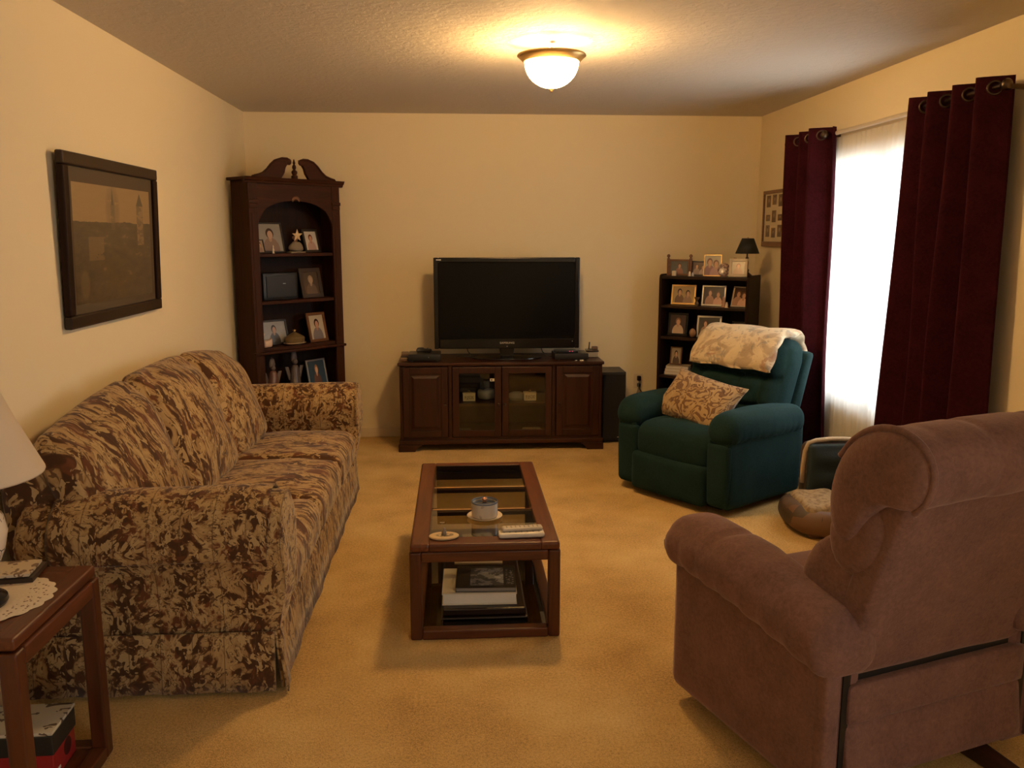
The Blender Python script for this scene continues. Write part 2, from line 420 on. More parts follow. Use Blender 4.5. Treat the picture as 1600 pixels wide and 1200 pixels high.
# ------------------------------------------------------------------ sofa (local = world minus origin)
SO = (-1.06, 3.94, 0.0)
sofa = thing('sofa', 'long rolled arm sofa in brown and gold floral fabric along the left wall', 'sofa', SO)
def sl(x, y, z): return (x - SO[0], y - SO[1], z)
def build_sofa():
    yn, yf = 2.78, 5.14                     # outer planes of the two arms
    # base under the cushions
    m = MB(); m.soft((.80, 2.0, .22), .02, (8, 16, 4), center=sl(-1.055, 3.96, .16)); m.build('front_rail', M['jac_y'], sofa, smooth=True)
    # skirts
    def skirt(p0, p1, out, mat):
        n = 60; top = []; bot = []
        dx, dy = p1[0] - p0[0], p1[1] - p0[1]
        m = MB(); rings = []
        for k in range(n + 1):
            s = k / n; w = .004 * sin(s * 23) + .003 * sin(s * 57 + 1)
            r = []
            for z, o in ((.225, 0), (.205, .006), (.12, .012 + w * .6), (.018, .020 + w)):
                r.append(sl(p0[0] + dx * s + out[0] * o, p0[1] + dy * s + out[1] * o, z))
            rings.append(r)
        m.loft(rings, closed=False, caps=False)
        return m.build('skirt', mat, sofa, smooth=True, solid=.010)
    skirt((-.632, yn + .002), (-.632, yf - .002), (1, 0), M['jac_y'])
    skirt((-1.45, yn), (-.630, yn), (0, -1), M['jac_x'])
    skirt((-1.45, yf), (-.630, yf), (0, 1), M['jac_x'])
    # corner pleat flap
    m = MB(); m.loft([[sl(-.620, yn + .070, .222), sl(-.612, yn + .072, .12), sl(-.602, yn + .075, .015)], [sl(-.620, yn + .008, .222), sl(-.606, yn - .010, .12), sl(-.590, yn - .022, .015)]], closed=False, caps=False)
    m.build('skirt', M['jac_x'], sofa, smooth=True, solid=.008)
    # arms: side = -1 near arm, +1 far arm
    def section(side, grow=0.0, zmin=.10, full=True):
        yo = yn if side < 0 else yf; s = -side                     # s: direction toward the seat
        cy, cz, R = yo + s * .085, .555, .145 + grow
        pts = []
        if full: pts += [(yo + s * (.185 + grow), zmin), (yo + s * (.185 + grow), .34), (yo + s * (.195 + grow), .46)]
        a0, a1 = (-10, 205) if full else (48, 202)
        for k in range(15):
            a = rad(a0 + (a1 - a0) * k / 14); pts.append((cy + s * R * cos(a) * (.88 if cos(a) > 0 else 1.0), cz + R * sin(a)))
        if full: pts += [(yo - s * (.012 + grow), .44), (yo - s * grow, .38), (yo - s * grow, zmin)]
        return pts, (cy, cz)
    for side in (-1, 1):
        sec, c = section(side); rings = []
        xs = [(-1.46, 1), (-1.40, 1), (-1.25, 1), (-1.1, 1), (-.95, 1), (-.8, 1), (-.70, 1), (-.635, 1), (-.607, .985), (-.592, .95), (-.586, .88)]
        for x, g in xs:
            r = []
            for (y, z) in sec:
                yy = c[0] + (y - c[0]) * g; zz = c[1] + (z - c[1]) * (g if z > .3 else 1 - (1 - g) * .3)
                wv = wob(x * 2, y, z, .012, 8)
                zz2 = zz - .018 * max(0, (-.75 - x)) if z > .5 else zz
                xx = x + (.012 * (1 - abs(z - .45) * 2) if x > -.64 else 0) - (.045 * max(0, (.30 - z) / .1) if x > -.66 else 0) * .6
                r.append(sl(xx, yy + wv, zz2))
            rings.append(r)
        m = MB(); m.loft(rings); arm = m.build('arm', M['jac_x'], sofa, smooth=True, sub=1)
        # piping round the scroll front
        p = []
        for (y, z) in sec[2:-1]:
            p.append(sl(-.592, c[0] + (y - c[0]) * .93, c[1] + (z - c[1]) * .93))
        MB().tube(p, .0065, 8).build('piping', M['jac_x'], arm, smooth=True)
        if side > 0: continue
        # arm cover laid over the roll
        sec2, c2 = section(side, .010, full=False); rings = []
        for x in (-1.33, -1.2, -1.05, -.9, -.78, -.68, -.625):
            r = [sl(x, y + wob(x * 2, y, z, .010, 8), z - .018 * max(0, -.75 - x) + (.004 if x in (-1.33, -.625) else .002)) for (y, z) in sec2]
            rings.append(r)
        MB().loft(rings, closed=False, caps=False).build('arm_cover', M['jac_x'], sofa, smooth=True, solid=.007, sub=1)
    # back frame with a gently arched top
    def top(y):
        s = (y - 3.95) / 1.05
        return .815 + .070 * (1 - min(1, abs(s)) ** 2.4)
    rings = []
    for k in range(25):
        y = 2.80 + 2.32 * k / 24; t = top(y)
        rings.append([sl(x, y, z) for x, z in ((-1.50, .2), (-1.515, .5), (-1.525, t - .05), (-1.50, t - .005), (-1.45, t + .01), (-1.38, t - .01), (-1.33, t - .08), (-1.28, .5), (-1.25, .2))])
    MB().loft(rings).build('back_frame', M['jac_y'], sofa, smooth=True, sub=1)
    # three back cushions
    for a, b in ((2.80, 3.60), (3.575, 4.345), (4.32, 5.02)):
        w = b - a; yc = (a + b) / 2
        def fn(x, y, z, na, nb, nc):
            # x thickness, y width, z height ; puff the front, taper, lean and curve over the top
            pf = (1 - abs(nb) ** 2.6) * (1 - abs(nc) ** 2.6)
            x = x * (.72 + .38 * pf) + (.030 * pf if x > 0 else 0)
            zz = z + .28
            yy = y * (1 - .05 * abs(nc) ** 3)
            hh = (top(yc + y) - .815) * 1.15 * max(0, zz) / .55
            X = -1.155 + x - zz * .36 - max(0, zz - .40) ** 2 * .55
            Z = .405 + zz * .875 + hh
            d = wob(X * 3, yc + y, Z, .014, 10)
            return sl(X + d, yc + yy, Z + d * .5)
        MB().soft((.20, w, .56), .085, (10, 26, 22), fn).build('back_cushion', M['jac_y'], sofa, smooth=True)
        # seam welt along the cushion edge
    # three seat cushions
    for a, b in ((2.965, 3.63), (3.62, 4.29), (4.28, 4.95)):
        w = b - a; yc = (a + b) / 2
        def fn(x, y, z, na, nb, nc):
            pf = (1 - abs(na) ** 3) * (1 - abs(nb) ** 3)
            zz = z + (.020 * pf if z > 0 else 0)
            fr = max(0, x - .22)
            zz -= fr ** 2 * .9 if z > 0 else 0
            X, Y, Z = -.885 + x, yc + y, .345 + zz
            d = wob(X * 2, Y * 1.5, Z, .010, 9)
            return sl(X + d * .5, Y, Z + d)
        MB().soft((.59, w, .19), .06, (20, 22, 7), fn).build('seat_cushion', M['jac_y'], sofa, smooth=True)
build_sofa()

# ------------------------------------------------------------------ coffee table
CT = (.10, 3.72, 0)
ct = thing('coffee_table', 'low cherry wood coffee table with three glass panes in its top', 'coffee table', CT)
def build_ct():
    hx, hy, H = .287, .60, .395
    zt0, zt1 = H - .032, H
    # top frame
    B('top_rail', M['cherry_y'], ct, (-hx, -hx + .075, -hy, hy, zt0, zt1), bevel=.010, seg=3)
    B('top_rail', M['cherry_y'], ct, (hx - .075, hx, -hy, hy, zt0, zt1), bevel=.010, seg=3)
    B('top_rail', M['cherry_x'], ct, (-hx + .07, hx - .07, -hy, -hy + .085, zt0, zt1 - .0005), bevel=.008, seg=3)
    B('top_rail', M['cherry_x'], ct, (-hx + .07, hx - .07, hy - .06, hy, zt0, zt1 - .0005), bevel=.008, seg=3)
    ys = [-hy + .085, -.165, .165, hy - .06]
    for y in (ys[1], ys[2]):
        B('cross_bar', M['cherry_x'], ct, (-hx + .07, hx - .07, y - .018, y + .018, zt0 + .004, zt1 - .010), bevel=.004)
    for k in range(3):
        a = ys[k] + (.0 if k == 0 else .018); b = ys[k + 1] - (.0 if k == 2 else .018)
        B('glass_pane', M['glass'], ct, (-hx + .068, hx - .068, a, b, zt1 - .008, zt1 - .002), bevel=.0)
    # apron, legs and floor rails
    L = .046; ix, iy = hx - .012, hy - .012
    ix += .016; iy += .0
    for sx in (-1, 1):
        for sy in (-1, 1):
            B('leg', M['cherry_z'], ct, (min(sx * ix, sx * (ix - L)), max(sx * ix, sx * (ix - L)), min(sy * iy, sy * (iy - L)), max(sy * iy, sy * (iy - L)), 0, zt0 - .004), bevel=.008, seg=3)
        B('side_rail', M['cherry_y'], ct, (min(sx * ix, sx * (ix - L)), max(sx * ix, sx * (ix - L)), -iy + L, iy - L, .0, .040), bevel=.006)
        B('apron', M['cherry_y'], ct, (min(sx * ix, sx * (ix - L)), max(sx * ix, sx * (ix - L)), -iy + L, iy - L, zt0 - .046, zt0 - .004), bevel=.006)
        B('end_rail', M['cherry_x'], ct, (-ix + L, ix - L, min(sx * iy, sx * (iy - L)), max(sx * iy, sx * (iy - L)), .0, .040), bevel=.006)
        B('apron', M['cherry_x'], ct, (-ix + L, ix - L, min(sx * iy, sx * (iy - L)), max(sx * iy, sx * (iy - L)), zt0 - .046, zt0 - .004), bevel=.006)
    for q in ((-ix + L, -.176, -iy + L, iy - L), (.176, ix - L, -iy + L, iy - L), (-.176, .176, -iy + L, -.471)):  # added tinted panes, only there to darken the carpet under the table
        B('carpet_shade_pane', M['glass'], ct, (*q, .024, .030), bevel=0)
    # low shelf with a stepped edge
    B('shelf', M['espresso_x'], ct, (-.175, .175, -.47, .47, .004, .036), (-.168, .168, -.463, .463, .040, .070), bevel=.006)
build_ct()

def book_mat(name, cover, accent, seed):
    t = NT(name); c = t.coord('Generated'); x = t.sep(c); u, v = x[0], x[1]
    n = t.noise(t.mapping(c, (1, 1, 0), loc=(seed, seed, 0)), 5, 3, .6)
    pic = t.ramp(n, [(.42, tuple(q * .3 for q in accent)), (.5, accent), (.62, tuple(min(1, q * 1.7) for q in accent))], 'CONSTANT')
    base = t.mix(t.rect(u, v, .24, .80, .10, .88), cover, pic)
    lett = t.math('MULTIPLY', t.rect(u, v, .84, .97, .12, .85), t.math('GREATER_THAN', t.noise(t.mapping(c, (1, 1, 0)), 22, 1), .56))
    base = t.mix(t.math('MULTIPLY', lett, .7), base, (.35, .35, .33))
    t.bsdf(base, .3); return t.m
def build_ct_items():
    z0 = .0705
    alb = thing('photo_album', 'thick white box album lying on the low shelf of the coffee table', 'album', (.085, 3.42, z0), rad(-1))
    B('cover', M['paper'], alb, (-.155, .150, -.13, .14, .044, .050), (-.155, .150, -.13, .14, 0, .005), bevel=.001)
    B('page_block', plain('white_pages', (.78, .74, .66), .8), alb, (-.150, .147, -.127, .137, .005, .044), bevel=.001)
    bk = thing('picture_book', 'dark covered picture book lying on top of the white album', 'book', (.112, 3.413, z0 + .0505), rad(-2))
    MB().box(-.125, .122, -.112, .125, .016, .0185).build('cover', book_mat('dark_book_cover', (.022, .018, .016), (.30, .29, .27), 3), bk, bevel=.0008)
    B('page_block', M['grey'], bk, (-.122, .119, -.110, .123, .002, .016), bevel=.0005)
    B('back_cover', M['black'], bk, (-.125, .122, -.112, .125, 0, .002), bevel=0)
    g = 'papers under the coffee table glass'
    mg = tag(MB().soft((.15, .19, .012), .003, (4, 4, 2), center=(0, 0, .006)).build('magazine', M['paper'], smooth='auto', loc=(.10, 4.02, z0), rot=(0, 0, .12)), 'pale folded paper on the low shelf at the far end of the coffee table', 'paper', g)
    mg2 = tag(MB().soft((.22, .12, .010), .003, (4, 4, 2), center=(0, 0, .005)).build('magazine', plain('tan_paper', (.46, .36, .22), .7), smooth='auto', loc=(.09, 3.78, z0), rot=(0, 0, -.05)), 'tan papers on the low shelf beneath the middle glass pane', 'paper', g)
    # jar on a saucer
    zt = .3935
    sc = tag(MB().lathe([(.001, .003), (.045, .003), (.062, .007), (.072, .012), (.074, .010), (.064, .003), (.048, 0), (.001, 0)], 32).build('saucer', M['cream'], smooth='auto', loc=(.108, 3.435, zt)), 'small cream saucer under the round jar on the coffee table', 'saucer')
    j = thing('candle_jar', 'round white jar with blue rim and copper knob on the coffee table', 'jar', (.108, 3.435, zt + .0035))
    t = NT('white_glazed_stoneware'); c = t.coord(); z = t.sep(c)[2]
    base = t.mix(t.math('GREATER_THAN', z, .062), (.66, .58, .47), (.16, .19, .25))
    n = t.noise(c, 40, 2); base = t.mix(t.math('MULTIPLY', t.math('LESS_THAN', n, .36), .5), base, (.30, .24, .2)); t.bsdf(base, .2)
    MB().lathe([(.001, 0), (.049, 0), (.054, .006), (.055, .058), (.056, .068), (.053, .070), (.050, .064), (.050, .054), (.001, .054)], 36).build('body', t.m, j, smooth='auto')
    MB().lathe([(.001, .055), (.048, .055), (.049, .057), (.044, .060), (.001, .063)], 36).build('lid', plain('dark_blue_glaze', (.03, .05, .085), .12), j, smooth=True)
    MB().lathe([(.001, .062), (.011, .063), (.007, .068), (.012, .074), (.010, .081), (.001, .084)], 18).build('knob', M['copper'], j, smooth=True)
    # oval plaque with a little figure
    o = thing('oval_plaque', 'oval cream plaque with a tiny figure at the near left of the coffee table', 'plaque', (-.058, 3.196, .3957), rad(4))
    t = NT('plaque_face'); c = t.coord(); xy = t.sep(c)
    base = t.mix(t.inside(xy[0], xy[1], 0, 0, .036, .022), (.62, .45, .24), (.50, .38, .22))
    n = t.noise(c, 70, 3); base = t.mix(t.math('MULTIPLY', t.inside(xy[0], xy[1], .004, 0, .034, .02), t.math('GREATER_THAN', n, .5)), base, (.16, .12, .07)); t.bsdf(base, .35)
    MB().lathe([(.001, 0), (.9, 0), (1, .004), (1.0, .008), (.95, .010), (.001, .010)], 36, fn=lambda x, y, z: (x * .058, y * .040, z)).build('disc', t.m, o, smooth='auto')
    MB().lathe([(.001, .010), (.011, .010), (.009, .020), (.010, .026), (.005, .030), (.006, .036), (.001, .040)], 14).build('figure', plain('pewter', (.22, .17, .12), .3), o, smooth=True)
    # remotes
    def remote(loc, rz, size, col, label, kcol, rows, tilt=0):
        r = thing('remote_control', label, 'remote control', loc, rz, 'remote controls on the coffee table', tilt=(0, tilt, rz))
        w, d, h = size
        MB().soft((w, d, h), h * .45, (16, 8, 4), center=(0, 0, h / 2)).build('case', col, r, smooth=True)
        for i in range(rows):
            for k in range(3):
                x = -w * .38 + i * w * .76 / max(1, rows - 1); y = (k - 1) * d * .20
                MB().soft((w * .04, d * .10, .002), .0008, (2, 2, 2), center=(x, y, h - .0005)).build('key', kcol, r, smooth='auto')
    remote((.243, 3.192, .3957), rad(2), (.180, .056, .020), M['white'], 'long white remote control lying on the coffee table', M['grey'], 7)
    remote((.247, 3.206, .4165), rad(5), (.160, .038, .014), plain('ivory_plastic', (.52, .45, .36), .4), 'slim beige remote control lying on top of the white remote', M['black'], 8)
build_ct_items()

# ------------------------------------------------------------------ tv stand
TS = (.32, 6.36, 0)
ts = thing('tv_stand', 'dark cherry media cabinet with two glass doors under the television', 'tv stand', TS)
def build_ts():
    yf, yb = -.24, .235; X = .735; zb, zt = .085, .625
    sx, sz = M['stand_x'], M['stand_z']
    B('top', sx, ts, (-X - .012, X + .012, yf - .018, yb, .632, .655), bevel=.006, seg=3)
    B('top_moulding', sx, ts, (-X, X, yf - .006, yb, zt, .632), bevel=.003)
    B('side_panel', sz, ts, (-X, -X + .02, yf, yb, zb, zt)); B('side_panel', sz, ts, (X - .02, X, yf, yb, zb, zt))
    B('back_panel', M['espresso'], ts, (-X + .02, X - .02, yb - .01, yb, zb, zt), bevel=0)
    B('bottom_panel', sx, ts, (-X + .02, X - .02, yf + .0, yb - .01, zb, zb + .02))
    divs = (-.372, 0.0, .382)
    for d in (-.372, .382): B('divider', sz, ts, (d - .012, d + .012, yf + .003, yb - .01, zb + .02, zt))
    B('shelf', sx, ts, (-.36, .37, yf + .04, yb - .01, .325, .343))
    for q in (-X + .02, X - .028): B('face_frame', sz, ts, (q, q + .008, yf + .002, yf + .02, zb + .02, zt), bevel=0)
    B('plinth', sx, ts, (-X - .010, X + .010, yf - .014, yb, .052, zb), bevel=.006, seg=3)
    for s in (-1, 1):
        pts = [(s * (X + .016), 0), (s * (X + .016), .052), (s * (X - .16), .052), (s * (X - .145), .042), (s * (X - .125), .030), (s * (X - .11), .012), (s * (X - .105), 0)]
        MB().prism(pts, yf - .018, yf + .02, 'xz').build('foot', sx, ts, bevel=.003)
        MB().box(min(s * X, s * (X - .1)), max(s * X, s * (X - .1)), yb - .05, yb, 0, .052).build('foot', sx, ts)
    # doors
    z0, z1 = zb + .022, zt - .004; df = yf - .012
    def door(a, b, glazed, knob_x):
        st = .048
        d = MB().box(a, a + st, df, df + .02, z0, z1).box(b - st, b, df, df + .02, z0, z1).box(a + st, b - st, df, df + .02, z0, z0 + st).box(a + st, b - st, df, df + .02, z1 - st, z1).build('door', sz, ts, bevel=.003)
        if glazed:
            B('pane', glass('cabinet_glass', (.84, .85, .80)), d, (a + st, b - st, df + .008, df + .012, z0 + st, z1 - st), bevel=0)
        else:
            p, q = .014, .032
            m = MB(); x0, x1, v0, v1 = a + st, b - st, z0 + st, z1 - st
            m.box(x0, x1, df + .010, df + .014, v0, v1)
            r0 = [(x0 + p, df + .010, v0 + p), (x1 - p, df + .010, v0 + p), (x1 - p, df + .010, v1 - p), (x0 + p, df + .010, v1 - p)]
            r1 = [(x0 + q, df + .001, v0 + q), (x1 - q, df + .001, v0 + q), (x1 - q, df + .001, v1 - q), (x0 + q, df + .001, v1 - q)]
            m.loft([r0, r1]); m.build('panel', sz, d)
        kz = (z0 + z1) / 2 - .015
        MB().lathe([(.001, 0), (.004, 0), (.004, .010), (.009, .014), (.010, .020), (.006, .024), (.001, .025)], 16, fn=lambda x, y, z: (knob_x + x, df - z, kz + y)).build('knob', M['dark_metal'], d, smooth=True)
    door(-.712, -.388, False, -.41); door(-.356, -.003, True, -.024); door(.003, .366, True, .024); door(.398, .712, False, .42)
build_ts()
def ts_items():
    zs, zb = .3435, .1055
    y = 6.28
    lett = NT('tin_lettering'); c = lett.coord('Generated'); x = lett.sep(c)
    n = lett.noise(lett.mapping(c, (1, 0, 1)), 14, 2); f = lett.math('MULTIPLY', lett.rect(x[0], x[2], .12, .88, .25, .8), lett.math('GREATER_THAN', n, .52))
    lett.bsdf(lett.mix(f, (.78, .70, .54), (.10, .07, .05)), .4)
    for X, lab in ((.086, 'small cream tin with dark ornament behind the left glass door'), (.540, 'small cream tin with dark ornament behind the right glass door')):
        t = thing('ornamental_tin', lab, 'tin', (X, y, zs), 0, 'tins in the media cabinet')
        B('body', lett.m, t, (-.046, .046, -.03, .03, 0, .052), bevel=.003)
        B('lid', M['cream'], t, (-.048, .048, -.032, .032, .052, .062), bevel=.003)
        MB().ball((0, 0, .070), .009, 10).build('knob', M['brass'], t, smooth=True)
    tag(MB().soft((.15, .10, .075), .03, (10, 8, 6), lambda x, y, z, a, b, c: (x, y, z + wob(x * 6, y * 4, z, .012, 9)), (0, 0, .0405)).build('folded_cloth', M['grey'], smooth=True, loc=(.225, 6.31, zs)), 'grey folded cloth behind the left glass door', 'cloth')
    tag(MB().lathe([(.001, 0), (.05, 0), (.06, .02), (.055, .05), (.03, .062), (.001, .064)], 24).build('round_dish', plain('clear_dish', (.28, .27, .24), .15), smooth='auto', loc=(.44, 6.30, zs)), 'round grey lidded dish behind the right glass door', 'dish')
    tag(MB().soft((.16, .12, .02), .008, (8, 8, 3), center=(0, 0, .010)).build('magazine_stack', M['grey'], smooth=True, loc=(.02, 6.27, zb)), 'flat grey papers on the floor of the media cabinet at left', 'papers')
    tag(MB().soft((.14, .10, .035), .015, (8, 8, 4), center=(0, 0, .0175)).build('cable_bundle', plain('pale_bundle', (.35, .33, .28), .6), smooth=True, loc=(.55, 6.22, zb)), 'pale rounded bundle at the bottom behind the right glass door', 'bundle')
    st = NT('sticker_print'); x = st.sep(st.coord('Generated')); st.bsdf(st.mix(st.inside(x[0], x[2], .35, .5, .18, .3), (.75, .68, .5), (.06, .05, .04)), .5)
    s = MB().box(.237 - TS[0], .270 - TS[0], 6.1145 - TS[1] + .0005, 6.1155 - TS[1] - .0002, .515, .535).build('sticker', st.m, None)
    dr = [o for o in ts.children if o.name.startswith('door')][1]; s.parent = dr
    # raised slightly in front of the pane
ts_items()

# ------------------------------------------------------------------ television
def build_tv():
    t = thing('television', 'large black flat screen television on the media cabinet', 'television', (.37, 6.31, .6555), rad(-.4))
    w, z0, z1 = .533, .078, .742; f = -.045
    MB().box(-w, -w + .035, f, f + .05, z0, z1).box(w - .035, w, f, f + .05, z0, z1).box(-w + .035, w - .035, f, f + .05, z0, z0 + .072).box(-w + .035, w - .035, f, f + .05, z1 - .036, z1).build('bezel', M['gloss_black'], t, bevel=.006, seg=3)
    B('screen', M['screen'], t, (-w + .034, w - .034, f + .010, f + .02, z0 + .07, z1 - .035), bevel=0)
    MB().soft((2 * w - .06, .07, z1 - z0 - .06), .03, (10, 4, 8), center=(0, f + .075, (z0 + z1) / 2)).build('back_shell', M['black'], t, smooth=True)
    MB().loft([[(x * .06, f + .055 + y * .025, z0 + .03) for x, y in ((-1, -1), (1, -1), (1, 1), (-1, 1))], [(x * .045, f + .055 + y * .025, .012) for x, y in ((-1, -1), (1, -1), (1, 1), (-1, 1))]]).build('neck', M['gloss_black'], t, bevel=.004)
    MB().lathe([(.001, 0), (.98, 0), (1, .004), (.99, .010), (.001, .014)], 40, fn=lambda x, y, z: (x * .26, f + .045 + y * .115, z)).build('base', M['gloss_black'], t, smooth='auto')
    cu = bpy.data.curves.new('lettering', 'FONT'); cu.body = 'SAMSUNG'; cu.size = .019; cu.align_x = 'CENTER'; cu.extrude = .0004; cu.resolution_u = 2
    o = bpy.data.objects.new('tmp', cu); COL.objects.link(o)
    dg = bpy.context.evaluated_depsgraph_get(); me = bpy.data.meshes.new_from_object(o.evaluated_get(dg)); bpy.data.objects.remove(o)
    lo = bpy.data.objects.new('lettering', me); COL.objects.link(lo); lo.parent = t; lo.location = (0, f - .0008, z0 + .036); lo.rotation_euler = (pi / 2, 0, 0); lo.scale = (1.25, 1, 1)
    me.materials.append(M['silver'])
    MB().ball((0, f - .001, z0 + .016), .004, 10).build('power_button', M['silver'], t, smooth=True)
    MB().ball((w - .05, f - .001, z0 + .052), .0035, 10).build('sensor', M['silver'], t, smooth=True)
    MB().box(-w + .02, -w + .055, f - .0012, f - .0002, z1 - .020, z1 - .013).build('badge', M['silver'], t)
    def cord(pts, n):
        MB().tube(pts, .0035, 6).build('cord', M['black'], t, smooth=True)
    cord([(-.30, .06, .10), (-.29, .05, .05), (-.26, .02, .010), (-.20, .05, .006), (-.10, .06, .006)], 0)
    cord([(.25, .06, .10), (.27, .04, .04), (.31, .01, .008), (.36, .03, .006), (.40, .08, .006)], 0)
    cord([(-.38, .03, .008), (-.33, .05, .012), (-.27, .04, .006), (-.22, .07, .008)], 0)
build_tv()

def build_av():
    z = .6555
    # left: cable box, cases under/left, game controller on it
    c = thing('cable_box', 'black cable box at the left end of the media cabinet', 'cable box', (-.235, 6.27, z))
    MB().soft((.235, .20, .050), .006, (8, 6, 3), center=(0, 0, .029)).build('case', M['black'], c, smooth='auto')
    for sx in (-1, 1):
        for sy in (-1, 1): MB().lathe([(.001, 0), (.008, 0), (.008, .005), (.001, .005)], 10, (sx * .09, sy * .08, 0)).build('foot', M['grey'], c)
    MB().ball((.03, -.101, .03), .003, 8).build('indicator', M['silver'], c, smooth=True)
    mats = [plain('case_rust', (.14, .07, .04), .4), plain('case_tan', (.34, .24, .15), .4), plain('case_dark', (.05, .03, .025), .4)]
    for k in range(4):
        tag(MB().soft((.055, .16, .0125), .003, (3, 4, 2), center=(0, 0, .00625)).build('disc_case', mats[k % 3], smooth='auto', loc=(-.385 + .002 * k, 6.28, z + .0128 * k), rot=(0, 0, .03 * (k - 1))),
            ['bottom', 'second from bottom', 'third from bottom', 'topmost'][k] + ' disc case in the little stack left of the cable box', 'disc case', 'disc cases beside the cable box')
    g = thing('game_controller', 'black controller lying on top of the cable box', 'controller', (-.235, 6.27, z + .0545), rad(-15))
    MB().soft((.11, .055, .026), .012, (12, 8, 4), lambda x, y, z, a, b, c: (x, y - .018 * a * a, z + .010 * (a < 0) * (1 - abs(b))), (0, 0, .014)).build('grip', M['black'], g, smooth=True)
    for sx in (-1, 1): MB().lathe([(.001, .02), (.006, .02), (.005, .030), (.008, .033), (.001, .035)], 12, (sx * .022, -.004, 0)).build('thumb_stick', M['grey'], g, smooth='auto')
    # right: disc player, router
    d = thing('disc_player', 'black player with red lights at the right end of the media cabinet', 'disc player', (.835, 6.27, z), rad(2))
    MB().soft((.25, .19, .046), .006, (8, 6, 3), center=(0, 0, .027)).build('case', M['black'], d, smooth='auto')
    MB().soft((.16, .15, .012), .004, (8, 6, 3), center=(-.03, 0, .056)).build('lid', M['gloss_black'], d, smooth='auto')
    for sx in (-1, 1):
        for sy in (-1, 1): MB().lathe([(.001, 0), (.008, 0), (.008, .005), (.001, .005)], 10, (sx * .095, sy * .075, 0)).build('foot', M['grey'], d)
    rl = NT('red_indicator'); e = rl.node('ShaderNodeEmission'); e.inputs[0].default_value = (1, .1, .15, 1); e.inputs[1].default_value = 1.5; rl.link(e.outputs[0], rl.out.inputs[0])
    for dx in (-.012, .008): MB().ball((dx, -.0715, .062), .0035, 8).build('indicator', rl.m, d, smooth=True)
    r = thing('router', 'pale router with a short antenna at the right end of the media cabinet', 'router', (1.016, 6.37, z), rad(-4))
    MB().soft((.085, .12, .040), .006, (6, 6, 3), center=(0, 0, .021)).build('case', plain('router_grey', (.34, .31, .26), .4), r, smooth='auto')
    MB().soft((.095, .13, .010), .003, (6, 6, 2), center=(0, 0, .0465)).build('cover', M['espresso_x'], r, smooth='auto')
    MB().tube([(-.02, .03, .05), (-.016, .03, .105)], .005, 8).build('antenna', M['dark_metal'], r, smooth=True)
    MB().soft((.045, .05, .022), .005, (4, 4, 3), center=(.022, .01, .0635)).build('adapter', plain('adapter_brown', (.12, .07, .045), .5), r, smooth='auto')
    for k, (x, y, s, lab) in enumerate(((.905, 6.145, .010, 'tiny white card at the front right edge of the media cabinet'), (.865, 6.14, .006, 'tiny pale clip left of the white card on the media cabinet'))):
        tag(MB().soft((s * 3, s * 1.5, .006), .002, (3, 3, 2), center=(0, 0, .003)).build('small_card', M['paper'], smooth='auto', loc=(x, y, z), rot=(0, 0, .3 * k)), lab, 'card')
build_av()

def build_speaker():
    t = thing('tower_speaker', 'black floor standing speaker between the media cabinet and green recliner', 'speaker', (1.175, 6.41, 0), 0)
    B('cabinet', plain('black_ash', (.020, .017, .014), .45), t, (-.092, .092, -.115, .15, .012, .545), bevel=.004)
    tg = NT('speaker_cloth'); c = tg.coord(); tg.bsdf((.008, .008, .008), .9, tg.bump(tg.noise(c, 400, 1), .5, .002))
    B('grille', tg.m, t, (-.086, .086, -.132, -.116, .03, .53), bevel=.005)
    for sx in (-1, 1):
        for sy in (-.09, .12): MB().lathe([(.001, 0), (.012, 0), (.012, .012), (.001, .012)], 12, (sx * .07, sy, 0)).build('foot', M['black'], t)
    MB().box(.03, .055, -.1335, -.1322, .045, .052).build('badge', M['silver'], t)
build_speaker()

